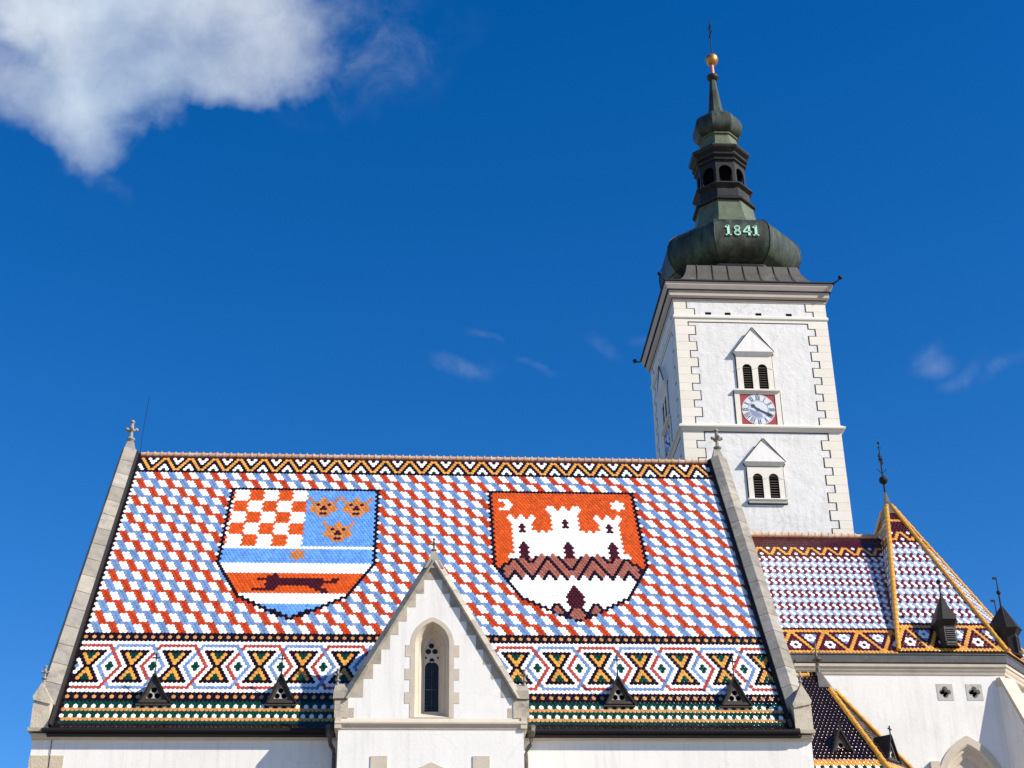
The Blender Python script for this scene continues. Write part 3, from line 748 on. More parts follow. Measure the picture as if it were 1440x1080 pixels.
# painted corner blocks with their black outline, front face; copied on the left face
def quoins():
    lt, rt, dark = MB(), MB(), MB()
    def run(zt, zb, h, first_long, left):
        k = 0; z = zt; prev = None
        while z > zb + .05:
            z1 = max(z - h * (1.06 if (k % 2 == 0) == first_long else .94), zb); long_ = (k % 2 == 0) == first_long
            L = 1.0 if long_ else .63; L += (random.random() - .5) * .03
            tn = .97 + .06 * random.random(); (lt if left else rt).tint = (tn, tn, tn * (.97 + .04 * random.random()))
            if left:
                lt.box(X0 - .004, X0 + L, Y0 - .012, Y0 + .05, z1 + .006, z - .006)
                dark.box(X0 + L, X0 + L + .055, Y0 - .010, Y0 + .05, z1 - .03, z + .03)
                if prev is not None: dark.box(X0 + min(L, prev), X0 + max(L, prev) + .05, Y0 - .009, Y0 + .05, z - .028, z + .028)
            else:
                rt.box(X1 - L, X1 + .004, Y0 - .012, Y0 + .05, z1 + .006, z - .006)
                dark.box(X1 - L - .055, X1 - L, Y0 - .010, Y0 + .05, z1 - .03, z + .03)
                if prev is not None: dark.box(X1 - max(L, prev) - .05, X1 - min(L, prev), Y0 - .009, Y0 + .05, z - .028, z + .028)
            prev = L; z = z1; k += 1
    run(40.18, 34.24, .46, False, True); run(40.18, 34.24, .46, True, False)
    run(33.86, 20, .46, True, True); run(33.86, 20, .46, False, False)
    run(41.12, 40.38, .4, False, True); run(41.12, 40.38, .4, True, False)
    dark.box(X0 + .7, X1 - .95, Y0 - .009, Y0 + .05, 39.95, 40.0); dark.box(X0 + .95, X1 - .55, Y0 - .009, Y0 + .05, 33.81, 33.87)
    lt.tint = (1, 1, 1); lt.box(X0, X1, Y0 - .0115, Y0 + .05, 40.0, 40.18); lt.box(X0, X1, Y0 - .013, Y0 + .05, 33.87, 33.95)
    dark.box(X0 + .95, X1 - .95, Y0 - .009, Y0 + .05, 34.235, 34.255)
    a = [lt.build('corner_blocks', 'cream_stone', tower), rt.build('corner_blocks', 'cream_stone', tower), dark.build('painted_outline', 'black_line', tower)]
    for o in a: on_left(o)
quoins()
b = MB()
for x in (14.78, 15.78, 17.36, 18.92): b.box(x - .15, x + .15, Y0 - .004, Y0 + .04, 40.42, 40.56)
for o in split_build(b, 'frieze_vent', 'dark_hole', tower): on_left(o)
# twin bell windows under small gables
def bell_window(zb, zs, zt, zgab, zap, sill, wide):
    c = 16.87; y = Y0
    holes = [rarch(c + s_ * .385, .235, zb, zs, 10) for s_ in (-1, 1)]
    fr = plate('bell_window', 'cream', [[(c - wide, zb - .02), (c + wide, zb - .02), (c + wide, zt), (c - wide, zt)]], holes, y - .09, .14, tower)
    g = MB(); g.loft([[(c - 1.0, y - .26, zgab), (c + 1.0, y - .26, zgab), (c, y - .20, zap)], [(c - 1.0, y + .02, zgab), (c + 1.0, y + .02, zgab), (c, y + .02, zap)]])
    g.loft([[(c - 1.0, y - .26, zgab), (c + 1.0, y - .26, zgab), (c + 1.0, y + .02, zgab), (c - 1.0, y + .02, zgab)], [(c - .90, y - .1, zgab - .17), (c + .90, y - .1, zgab - .17), (c + .90, y + .02, zgab - .17), (c - .90, y + .02, zgab - .17)]])
    g.build('gable', 'plaster', fr)
    k = MB(); k.box(c - .9, c + .9, y - .035, y - .03, zb, zs + .3); k.build('opening', 'dark_hole', fr)
    for s_ in (-1, 1):
        l = MB(); z = zb + .06
        while z < zs + .2:
            l.add([(c + s_ * .385 - .235, y - .032, z), (c + s_ * .385 + .235, y - .032, z), (c + s_ * .385 + .235, y - .075, z - .06), (c + s_ * .385 - .235, y - .075, z - .06)], [(0, 1, 2, 3)])
            z += .13
        l.build('louvres', 'louvre_wood', fr)
    o = MB(); t = .045
    for s_ in (-1, 1):
        o.box(c + s_ * wide - (t if s_ < 0 else 0), c + s_ * wide + (t if s_ > 0 else 0), y - .012, y + .02, zb, zt)
        n_ = Vector((s_ * (zap - zgab), 0, 1.0)).normalized() * .035
        o.prism_y([(c + s_ * 1.0, zgab), (c, zap), (c + n_.x, zap + n_.z + .02), (c + s_ * 1.0 + n_.x, zgab + n_.z)], y - .264, y - .225)
        o.prism_y([(c + s_ * 1.0, zgab), (c + s_ * 1.05, zgab), (c + s_ * .95, zgab - .18), (c + s_ * .90, zgab - .17)], y - .03, y + .02)
    o.box(c - wide, c + wide, y - .092, y - .05, zs - .005, zs + .008)
    o.build('painted_outline', 'black_line', fr)
    im = MB()
    for x in (c - wide + .0, c - .15, c + wide - .15): im.box(x - .015, x + .165, y - .105, y, zs - .05, zs)
    split_build(im, 'impost', 'cream', fr)
    if sill:
        s = MB(); s.loft([[(c - .90, y - .14, zb - .22), (c + .90, y - .14, zb - .22), (c + .90, y, zb - .22), (c - .90, y, zb - .22)], [(c - .92, y - .17, zb - .12), (c + .92, y - .17, zb - .12), (c + .92, y, zb - .12), (c - .92, y, zb - .12)], [(c - .96, y - .22, zb - .08), (c + .96, y - .22, zb - .08), (c + .96, y, zb - .08), (c - .96, y, zb - .08)], [(c - .96, y - .22, zb - .02), (c + .96, y - .22, zb - .02), (c + .96, y, zb - .02), (c - .96, y, zb - .02)]])
        s.build('sill', 'cream', fr)
        s = MB(); s.box(c - .94, c + .94, y - .012, y + .02, zb - .28, zb - .225)
        for s_ in (-1, 1): s.box(c + s_ * .935 - .03, c + s_ * .935 + .03, y - .013, y + .02, zb - .26, zb - .05)
        s.build('painted_outline', 'black_line', fr)
    return fr
on_left(bell_window(36.19, 37.34, 38.03, 38.20, 39.55, False, .90))
on_left(bell_window(30.30, 31.38, 31.96, 32.17, 33.38, True, .87))
# clock panel with its dial
def clock():
    c, zc, y = 16.865, 35.06, Y0
    fr = MB(); fr.box(c - 1.13, c - .88, y - .06, y + .02, 34.2, 36.02); fr.box(c + .88, c + 1.13, y - .06, y + .02, 34.2, 36.02)
    fr.loft([[(c - 1.10, y - .10, 36.0), (c + 1.10, y - .10, 36.0), (c + 1.10, y + .02, 36.0), (c - 1.10, y + .02, 36.0)], [(c - 1.14, y - .18, 36.06), (c + 1.14, y - .18, 36.06), (c + 1.14, y + .02, 36.06), (c - 1.14, y + .02, 36.06)], [(c - 1.14, y - .18, 36.14), (c + 1.14, y - .18, 36.14), (c + 1.14, y + .02, 36.17), (c - 1.14, y + .02, 36.17)]])
    fr.box(c - .88, c + .88, y - .05, y + .02, 34.18, 34.235); fr.box(c - .88, c + .88, y - .05, y + .02, 35.90, 36.0)
    fo = fr.build('clock', 'cream', tower)
    k = MB(); k.box(c - 1.175, c - 1.13, y - .012, y + .02, 34.2, 36.1); k.box(c + 1.13, c + 1.175, y - .012, y + .02, 34.2, 36.1); k.build('painted_outline', 'black_line', fo)
    k = MB(); k.box(c - .88, c + .88, y - .03, y, 34.23, 35.90); k.build('panel', 'clock_red', fo)
    k = MB(); k.prism_y(circle(c, zc, .83, 40), y - .05, y - .01); k.build('dial', 'clock_white', fo)
    k = MB(); k.prism_y([(c + .44 * math.cos(R_(t)), zc + .44 * math.sin(R_(t))) for t in range(175, 300, 12)] + [(c + .12, zc - .22), (c - .22, zc - .06)], y - .0535, y - .04); k.build('dial_picture', 'clock_blue', fo)
    k = MB(); P = lambda r, a: (c + r * math.sin(a), zc + r * math.cos(a))
    def bar(r0, o0, r1, o1, a, w, yy):      # bar between two points given as (radius, sideways) on the ray a
        q = []
        p0 = Vector((r0 * math.sin(a) + o0 * math.cos(a), r0 * math.cos(a) - o0 * math.sin(a))); p1 = Vector((r1 * math.sin(a) + o1 * math.cos(a), r1 * math.cos(a) - o1 * math.sin(a)))
        d = (p1 - p0).normalized(); n_ = Vector((-d.y, d.x)) * w / 2
        k.prism_y([(c + v_.x, zc + v_.y) for v_ in (p0 - n_, p0 + n_, p1 + n_, p1 - n_)], y - yy, y - .045)
    NUM = ['XII', 'I', 'II', 'III', 'IIII', 'V', 'VI', 'VII', 'VIII', 'IX', 'X', 'XI']
    for h in range(12):
        a = h * math.pi / 6; wd = {'I': .06, 'V': .12, 'X': .12}; s = NUM[h]; tot = sum(wd[ch] for ch in s); x = -tot / 2
        for ch in s:
            m_ = x + wd[ch] / 2
            if ch == 'I': bar(.52, m_, .78, m_, a, .034, .056)
            if ch == 'V': bar(.78, m_ - .045, .52, m_, a, .034, .056); bar(.78, m_ + .045, .52, m_, a, .022, .057)
            if ch == 'X': bar(.78, m_ - .045, .52, m_ + .045, a, .034, .056); bar(.78, m_ + .045, .52, m_ - .045, a, .022, .057)
            x += wd[ch]
    for i in range(60):
        a = i * math.pi / 30; bar(.79, 0, .82, 0, a, .014, .055)
    for h in range(0, 12, 3): bar(.80, 0, .86, 0, h * math.pi / 6, .08, .058)
    k.build('numerals', 'clock_ink', fo)
    k = MB(); k.loft([[(x, y - .055, z) for x, z in circle(c, zc, .50, 40)], [(x, y - .055, z) for x, z in circle(c, zc, .475, 40)]], False); k.build('ring', 'clock_blue', fo)
    k = MB()       # hands: ten o'clock and about twenty past
    bar(-.06, 0, .44, 0, R_(-50), .055, .085); bar(.26, 0, .38, 0, R_(-50), .15, .086); k.build('hour_hand', 'clock_ink', fo); k = MB(); bar(-.12, 0, .70, 0, R_(116), .05, .09); bar(.44, 0, .62, 0, R_(116), .11, .091)
    k.prism_y(circle(c, zc, .06, 12), y - .095, y - .05); k.build('minute_hand', 'clock_ink', fo)
    return fo
on_left(clock())
# roof: flared skirt, onion dome, lantern, small dome, spire
CX, CY = 17.02, 69.88; O8 = math.pi / 8
b = MB()
sq = lambda h, z: [(CX - h, CY - h, z), (CX + h, CY - h, z), (CX + h, CY + h, z), (CX - h, CY + h, z)]
b.loft([sq(4.32, 42.2), sq(4.0, 42.28), sq(3.6, 42.55), sq(3.25, 43.0), sq(3.02, 43.5), sq(2.93, 43.95), sq(2.6, 44.05)]); b.build('skirt_roof', 'skirt_sheet', tower)
b = MB()
for s_ in range(4):
    ang = s_ * math.pi / 2; rt = Matrix.Rotation(ang, 3, 'Z')
    for i in range(-3, 4):
        pts = []
        for h, z in ((4.2, 42.24), (3.62, 42.58), (3.27, 43.03), (3.04, 43.52), (2.95, 43.96)):
            v_ = rt @ Vector((i * .86 * (h / 3.6 * .35 + .65), -h, 0)); pts.append((CX + v_.x, CY + v_.y, z + .02))
        b.tube(pts, .02, 5)
rr = [(CX + x, CY + y, z) for x, y, z in ((-4.0, -3.9, 42.8), (-2.9, -2.9, 44.3))]
b.tube([(CX - 4.05, CY - 2.2, 42.3), (CX - 4.05, CY - 2.2, 43.3), (CX - 3.0, CY - 2.9, 44.0)], .03, 5)
b.build('standing_seams', 'dark_sheet', tower)
b = MB(); b.lathe([(2.6, 44.0), (2.8, 44.05), (2.85, 44.15), (2.7, 44.22), (2.7, 44.3)], 8, CX, CY, O8, False, True); b.build('neck_ring', 'skirt_sheet', tower)
b = MB()
pr = [(2.7, 44.25), (2.9, 44.36), (3.2, 44.55), (3.42, 44.85), (3.55, 45.2), (3.59, 45.6), (3.56, 46.0), (3.44, 46.38), (3.2, 46.68), (2.8, 46.95), (2.35, 47.2), (2.0, 47.4)]
def fine_profile(p, n=4):
    q = []
    for i in range(len(p) - 1):
        a0, a1, a2, a3 = (Vector(p[max(0, min(len(p) - 1, j))]) for j in (i - 1, i, i + 1, i + 2))
        for k in range(n):
            t = k / n; q.append(tuple(.5 * ((2 * a1) + (a2 - a0) * t + (2 * a0 - 5 * a1 + 4 * a2 - a3) * t * t + (3 * a1 - a0 - 3 * a2 + a3) * t ** 3)))
    return q + [tuple(p[-1])]
b.lathe(fine_profile(pr), 8, CX, CY, O8, False, True); b.build('onion_dome', 'copper', tower)
b = MB(); b.lathe([(2.05, 47.36), (1.86, 47.6), (1.68, 48.0), (1.56, 48.6), (1.5, 49.15)], 8, CX, CY, O8, False, True); b.build('dome_neck', 'copper_green', tower)
b = MB()
kk = 1 / math.cos(O8)
for i in range(8):
    a = O8 + i * math.pi / 4
    b = MB(); b.tube([(CX + (r * kk + .01) * math.cos(a), CY + (r * kk + .01) * math.sin(a), z) for r, z in pr], .035, 6)
    b.build('dome_rib', 'copper_dark', tower)
# the year on the dome's front
b = MB(); S = 1.0
def glyph(polys, x, zz, k):
    for pl in polys:
        for (a0, b0), (a1, b1), w_ in pl:
            p0, p1 = Vector((a0 * 1.16, b0)) * k, Vector((a1 * 1.16, b1)) * k; d = (p1 - p0).normalized(); n_ = Vector((-d.y, d.x)) * w_ * k / 2
            yy = CY - 3.57
            b.prism_y([(x + v_.x, zz + v_.y) for v_ in (p0 - n_, p0 + n_, p1 + n_, p1 - n_)], yy - .07, yy + .12)
one = [[((.24, 0), (.24, 1), .22), ((.03, .80), (.24, .94), .13), ((.03, .05), (.45, .05), .11)]]
def ringseg(cx, cz, r, rz, w_): return [((cx + r * math.cos(a), cz + rz * math.sin(a)), (cx + r * math.cos(a2), cz + rz * math.sin(a2)), w_) for a, a2 in [(2 * math.pi * i / 12 - .06, 2 * math.pi * (i + 1) / 12 + .06) for i in range(12)]]
eight = [ringseg(.29, .26, .19, .20, .155), ringseg(.29, .74, .165, .18, .155)]
four = [[((.46, 0), (.46, 1), .19), ((.06, .42), (.42, .97), .12), ((.0, .36), (.64, .36), .12)]]
for gl, x in ((one, 16.12), (eight, 16.56), (four, 17.06), (one, 17.58)):
    b = MB(); glyph(gl, x, 45.42, .62); b.build('numeral', 'mint', tower)
b = MB()
b.lathe([(1.5, 49.12), (1.64, 49.16), (1.66, 49.26), (1.5, 49.34), (1.42, 49.5), (1.38, 50.1), (1.48, 50.17), (1.58, 50.23), (1.58, 50.31), (1.42, 50.38), (1.2, 50.40)], 8, CX, CY, O8, False, True)
b.build('lantern_base', 'copper_dark', tower)
lan = MB(); lan.lathe([(.95, 50.36), (.95, 52.0)], 8, CX, CY, O8, False, True); lan = lan.build('lantern', 'dark_hole', tower)
for i in range(8):
    ap = 1.27; hw = ap * math.tan(O8)
    M = Matrix.Translation((CX, CY, 0)) @ Matrix.Rotation(i * math.pi / 4, 4, 'Z')
    plate('lantern_panel', 'copper_dark', [[(-hw, 50.36), (hw, 50.36), (hw, 51.95), (-hw, 51.95)]], [rarch(0, hw * .7, 50.5, 51.25, 10)], -ap, .09, lan, None, M)
b = MB(); b.lathe([(1.25, 51.9), (1.38, 51.95), (1.4, 52.03), (1.32, 52.1), (1.32, 52.2), (1.46, 52.26), (1.48, 52.34), (1.4, 52.4), (1.4, 52.5), (1.58, 52.64), (1.63, 52.74), (1.63, 52.82), (1.3, 52.95), (1.0, 53.2)], 8, CX, CY, O8, False, True)
b.build('lantern_cornice', 'copper_dark', tower)
ux, uy = 17.09, 69.9
b = MB(); b.lathe([(1.4, 52.9), (1.22, 53.06), (1.05, 53.4), (.96, 53.8), (.94, 54.0)], 8, ux, uy, O8, False, True); b.lathe([(.94, 54.0), (1.03, 54.03), (1.03, 54.1), (.9, 54.14)], 8, ux, uy, O8, False, True)
b.build('upper_neck', 'copper_green', tower)
b = MB(); b.lathe(fine_profile([(.88, 54.1), (1.08, 54.2), (1.24, 54.4), (1.32, 54.65), (1.33, 54.95), (1.24, 55.28), (1.03, 55.56), (.75, 55.75), (.52, 55.92), (.42, 56.2), (.34, 56.8), (.25, 57.7), (.16, 58.6)]), 8, ux, uy, O8, False, True)
b.build('upper_dome', 'copper', tower)
b = MB(); b.lathe([(.14, 58.5), (.26, 58.58), (.36, 58.72), (.34, 58.84), (.14, 58.92)], 12, 17.12, uy, 0, True); b.build('spire_collar', 'copper_dark', tower)
b = MB(); b.lathe([(.125, 58.9), (.11, 59.72)], 10, 17.14, uy, 0, True); b.build('spire_rod', 'red_copper', tower)
b = MB(); b.lathe([(.37 * math.sin(math.pi * k / 14) + .002, 60.08 - .41 * math.cos(math.pi * k / 14)) for k in range(15)], 20, 17.17, uy, 0, True); b.lathe([(.365, 60.05), (.385, 60.07), (.385, 60.11), (.365, 60.13)], 20, 17.17, uy, 0, True); b.build('golden_ball', 'gold', tower)
b = MB(); x = 17.2
b.tube([(x, uy, 60.5), (x + .06, uy, 63.2)], .03, 6)
b.tube([(x + .02, uy - .42, 62.0), (x + .03, uy + .42, 62.05)], .03, 6); b.tube([(x + .03, uy - .28, 62.5), (x + .03, uy + .28, 62.53)], .025, 6)
b.tube([(x - .16, uy - .1, 61.5), (x - .02, uy, 61.75), (x + .12, uy + .1, 62.3)], .022, 5); b.tube([(x - .1, uy, 62.35), (x + .04, uy, 62.9), (x + .1, uy, 62.5)], .02, 5)
for z in (62.03, 62.5): b.ball((x + .03, uy, z), .06, 6)
b.build('cross', 'iron', tower)

# ------------------------------------------------------------------ CHOIR
choir = thing('choir', 'white choir with a lilac and white patterned roof and polygonal end', 'church choir', (20, 60, 0))
AX = Vector((21.251, 62.0, 28.613)); B1 = Vector((18.876, 56.0, 19.66)); B2 = Vector((23.143, 56.0, 19.66)); B3 = Vector((25.75, 59.1, 19.66)); B4 = Vector((25.75, 64.9, 19.66)); B0 = Vector((18.876, 68.0, 19.66))
base = [(13.8, 56.72), (22.93, 56.72), (25.5, 59.15), (25.5, 64.8), (22.9, 66.5), (13.8, 66.5)]
b = MB(); b.prism_z(base, 0, 19.0)
b.build('wall', 'plaster', choir)
quats = []
for xc in (20.505, 21.655):
    qd = []
    for i in range(4):
        a = math.pi / 2 * i; qd += [(xc + .12 * math.cos(a) + .105 * math.cos(a + t), 18.085 + .12 * math.sin(a) + .105 * math.sin(a + t)) for t in [R_(q_) for q_ in range(-115, 116, 23)]]
    quats.append(qd)
wc = 21.05; zs = 14.38
plate('front_wall', 'plaster', [[(13.8, 0), (22.95, 0), (22.95, 19.0), (13.8, 19.0)]], [arch(wc, 1.1, 9.1, zs, 1.72)] + quats, 56.15, .55, choir)
def offs(d): return [(13.8, 56.15 - d), (22.95 + d * .41, 56.15 - d), (25.5 + d * .9, 59.15 - d * .41), (25.5 + d, 64.8 + d * .3), (22.9, 66.5), (13.8, 66.5)]
b = MB(); b.loft([[(x, y, z) for x, y in offs(d)] for d, z in ((-.1, 18.74), (.03, 18.76), (.05, 18.84), (.10, 18.92), (.12, 19.0), (.17, 19.04), (.18, 19.14), (0, 19.16))]); b.build('cornice', 'warm_stone', choir)
b = MB(); b.loft([[(x, y, z) for x, y in offs(d)] for d, z in ((.0, 19.14), (.16, 19.15), (.21, 19.2), (.22, 19.46), (.25, 19.5), (.25, 19.54), (-.2, 19.60))]); b.build('lead_gutter', 'lead', choir)
croof = MB()
croof.add([(13.5, 56.0, 19.56), (21, 56.0, 19.56), (20.9, 62, 26.75), (13.5, 62, 26.78)], [(0, 1, 2, 3)])
croof.add([(13.5, 62, 26.78), (20.9, 62, 26.75), (20.9, 66.5, 21.3), (13.5, 66.5, 21.3)], [(0, 1, 2, 3)])
for a_, b_ in ((B1, B2), (B2, B3), (B3, B4), (B4, B0), (B0, B1)):
    croof.add([tuple(AX - Vector((0, 0, .06))), tuple(a_ - Vector((0, 0, .06))), tuple(b_ - Vector((0, 0, .06)))], [(0, 1, 2)])
croof = croof.build('roof', 'under_tile', choir)
def choir_key(u, v, nb, top):
    """rows counted upwards from the eaves: r = 0 is the lowest"""
    r = v
    if r < 0: return 'Y'
    if r <= 9:
        i = 9 - r
        if i == 0 or i == 9: return 'Y'
        c = 9 * round(u / 9); x = u - c; a = abs(x)
        if abs(a - .5 * i) < .3: return 'Y'
        up = a < .5 * i
        d, j = (a, i) if up else (4.5 - a, 9 - i)
        L = {4: {0: 'V'}, 5: {.5: 'W'}, 6: {0: 'M', 1: 'W'}, 7: {.5: 'W', 1.5: 'V'}}
        k = L.get(j, {}).get(round(d * 2) / 2, 'M')
        if not up and k == 'V': k = 'B'
        if not up and j == 6 and d < .1: k = 'B'
        if not up and j == 7 and k == 'M' and d < 2: k = 'B'
        return k
    if r == 10: return 'M'
    if r < nb - 6:
        i = (nb - 7) - r; g_, m_ = divmod(i, 3); cl = 'V' if g_ % 2 == 0 else 'C'
        e = (u - .5 * i) % 2
        if m_ < 2: return 'W' if e < .4 or e > 1.6 else cl
        return 'V' if e < .4 or e > 1.6 else 'C'
    if r == nb - 6: return 'M'
    if r <= nb - 2:
        i = (nb - 2) - r; c = 5 * round(u / 5); a = abs(u - c); y = .5 + .5 * i
        if abs(a - y) < .3: return 'Y'
        if i == 0 and abs(a - 2.5) < .3 or i == 3 and a < .1: return 'W'
        return 'M'
    if top is not None and r == top: return 'Y'
    return 'M'
def facet(name, P0, P1, Ap, rows, nb, top, parent, inside, u_shift=0., label=None):
    P0, P1, Ap = map(Vector, (P0, P1, Ap)); e = (P1 - P0).normalized(); up = (Ap - P0) - e * (Ap - P0).dot(e); H = up.length; up.normalize(); n_ = e.cross(up).normalized()
    if n_.z < 0: n_ = -n_
    rh = H / rows
    def uc(vv):
        r = -vv; o = 0 if r % 2 else .5
        W = (P1 - P0).length / TW; ua = (Ap - P0).dot(e) / TW
        for k in range(-4, int(W) + 5):
            u = k + o
            if inside(u, r, W) if inside else (0 <= r < rows and r / rows * ua + .2 < u < W - r / rows * (W - ua) - .2): yield u, choir_key(u + u_shift, r, nb, top)
    return tiles(name, P0 + up * (rh * .5), e * TW, -up * rh, n_, -rows - 1, 0, uc, parent, label)
# main slope: 26.76 - 19.56 up 6 m back -> rows of .165
H1 = math.hypot(6., 7.2); NR = 57
tx = lambda r: (B1.x - 13.6) / TW
facet('tile_field', (13.6, 56.0, 19.56), (20.6, 56.0, 19.56), (13.6, 62, 26.78), NR, NR - 5, None, croof,
      lambda u, r, W: 0 <= r < NR and 1 <= u <= (B1.x - 13.6) / TW + r / NR * ((20.75 - B1.x) / TW) - .3)
HA = 67
facet('apse_tiles', B1, B2, AX, HA, NR - 5, NR - 1, croof, None, 5)
facet('apse_tiles', B2, B3, AX, HA, NR - 5, NR - 1, croof, None)
facet('apse_tiles', B0, B1, AX, HA, NR - 5, NR - 1, croof, None)
ridge_run('ridge_tiles', 'ridge_clay', (13.7, 62, 26.84), (20.55, 62, 26.80), .12, .30, croof)
up_ = Vector((0, 0, .04))
for p_ in (B1, B2, B3, B0): ridge_run('hip_tiles', 'yellow_glaze', p_ + up_, AX + (p_ - AX) * .055 + up_, .095, .33, croof, .35)
b = MB(); b.loft([[tuple(AX + (p_ - AX) * .115 + Vector((0, 0, .1))) for p_ in (B1, B2, B3, B4, B0)], [tuple(AX + (p_ - AX) * .03 + Vector((0, 0, .16))) for p_ in (B1, B2, B3, B4, B0)], [tuple(AX + Vector((dx, dy, .35))) for dx, dy in ((-.05, -.05), (.04, -.06), (.06, 0), (.04, .05), (-.05, .05))]])
b.build('lead_cap', 'lead', croof)
b = MB(); x, y, z = AX.x, AX.y, 28.75
b.tube([(x, y, z), (x, y, 31.5)], .05, 8, True, .022); b.ball((x, y, 29.58), .20, 12)
for zz, h_, s_ in ((30.62, .36, .05), ):
    ax, ay = .17, .34
    b.tube([(x - ax, y - ay, zz), (x + ax, y + ay, zz)], .028, 6)
    for s2 in (-1, 1):
        b.ball((x + s2 * ax, y + s2 * ay, zz), .055, 6); b.tube([(x + s2 * ax, y + s2 * ay, zz - .13), (x + s2 * ax, y + s2 * ay, zz + .13)], .02, 5)
b.tube([(x - .2, y, 30.12), (x, y, 29.9), (x + .2, y, 30.12)], .02, 5); b.ball((x, y, 30.62), .1, 8); b.tube([(x - .1, y, 31.2), (x + .1, y, 31.2)], .02, 5); b.ball((x, y, 31.45), .06, 6); b.tube([(x - .16, y - .2, 30.38), (x, y, 30.62), (x + .16, y + .2, 30.86)], .022, 5)
b.build('cross_finial', 'iron', choir)
# louvred turrets on the roof
def turret(x, y, z0, ze, za, zs, hw, dep, rot, flag):
    t = MB(); M = Matrix.Translation((x, y, 0)) @ Matrix.Rotation(rot, 4, 'Z'); W = lambda a, b_, c: tuple(M @ Vector((a, b_, c)))
    bay = lambda k, z: [W(-hw * k, -.22 * k, z), (W(-hw * .62 * k, -.42 * k - .1, z)), W(hw * .62 * k, -.42 * k - .1, z), W(hw * k, -.22 * k, z), W(hw * k, dep, z), W(-hw * k, dep, z)]
    t.loft([bay(1.1, z0), bay(.98, z0 + .12), bay(.95, ze - .2), bay(1.25, ze), bay(1.27, ze + .04)])
    o = t.build('roof_turret', 'dark_sheet', choir)
    t = MB(); tip = W(0, -.06, za); t.loft([bay(1.34, ze + .03), [W(-.035 * sx, -.08 + .03 * sy, za) for sx, sy in ((1, -1), (.5, -1.6), (-.5, -1.6), (-1, -1), (-1, 1), (1, 1))]])
    rb = [W(0, -.1, ze + (za - ze) * .30), W(-hw * 1.05, 0, ze + .02), W(hw * 1.05, 0, ze + .02), W(0, dep + .9, ze + (za - ze) * .30), W(-hw * 1.05, dep + .2, ze + .02), W(hw * 1.05, dep + .2, ze + .02)]
    t.add(rb, [(0, 1, 4, 3), (0, 3, 5, 2)])
    t.build('turret_roof', 'dark_sheet', o)
    t = MB()
    fx = lambda a, z, d=0.: W(a, -.42 * .96 - .11 - d, z)
    for a0, a1, zz0, zz1 in ((-.24, -.2, z0 + .12, ze - .22), (.2, .24, z0 + .12, ze - .22), (-.24, .24, z0 + .10, z0 + .18)):
        t.add([fx(a0, zz0, .03), fx(a1, zz0, .03), fx(a1, zz1, .03), fx(a0, zz1, .03)], [(0, 1, 2, 3)])
    n = 6
    for k in range(n):
        z = z0 + .24 + k * (ze - z0 - .5) / n
        t.add([fx(-.19, z + .07, .0), fx(.19, z + .07, .0), fx(.19, z, .05), fx(-.19, z, .05)], [(0, 1, 2, 3)])
    t.build('louvres', 'lead', o)
    t = MB(); q0 = Vector(W(0, -.06, za - .1)); t.tube([q0, q0 + Vector((0, 0, zs - za + .1))], .04, 6, True, .02); t.ball(q0 + Vector((0, 0, (zs - za) * (.97 if not flag else .55))), .095, 8)
    if flag: t.box(q0.x - .17, q0.x, q0.y - .012, q0.y + .012, zs - .1, zs)
    t.build('spike', 'iron', o)
    return o
turret(20.98, 56.4, 19.85, 20.86, 22.03, 22.76, .33, .6, 0, False)
turret(23.75, 57.45, 19.85, 20.92, 22.0, 23.25, .35, .6, R_(50), True)
turret(24.9, 60.8, 19.85, 20.95, 22.0, 23.5, .34, .7, R_(90), True)
# pierced stone quatrefoils
for x0, quat in zip((20.19, 21.34), quats):
    zc = 18.085
    o = plate('quatrefoil', 'grey_stone', [[(x0, zc - .32), (x0 + .63, zc - .32), (x0 + .63, zc + .32), (x0, zc + .32)]], [quat], 56.138, .08, choir)
    k = MB(); k.box(x0 + .02, x0 + .61, 56.45, 56.46, zc - .3, zc + .3); k.build('opening', 'dark_hole', o)
# big gothic window, only its head is in view
win = plate('window', 'warm_stone', [arch(wc, 1.32, 9, zs, 2.02)], [arch(wc, 1.08, 9.2, zs, 1.70)], 56.09, .2, choir)
rings = []
for w_, h_, y in ((1.08, 1.70, 56.09), (1.02, 1.62, 56.14), (1.0, 1.60, 56.22), (.92, 1.48, 56.24), (.90, 1.46, 56.30), (.80, 1.32, 56.34), (.76, 1.27, 56.36), (.72, 1.2, 56.50)): rings.append([(x, y, z) for x, z in arch(wc, w_, 9.2, zs, h_)])
b = MB(); b.loft(rings, False); b.build('reveal', 'warm_stone', win)
plate('tracery', 'warm_stone', [arch(wc, .80, 9.2, zs, 1.32)], [circle(wc, zs + .66, .17, 14), circle(wc - .2, zs + .36, .17, 14), circle(wc + .2, zs + .36, .17, 14), arch(wc - .35, .27, 9.4, zs - .4, .45), arch(wc + .35, .27, 9.4, zs - .4, .45)], 56.44, .08, win)
b = MB(); b.prism_y(arch(wc, .8, 9.2, zs, 1.3), 56.54, 56.56); b.build('pane', 'glass', win)
b = MB(); b.box(19.50, 19.84, 55.98, 56.2, 13.9, 15.40); b.build('drip_stop', 'warm_stone', choir)
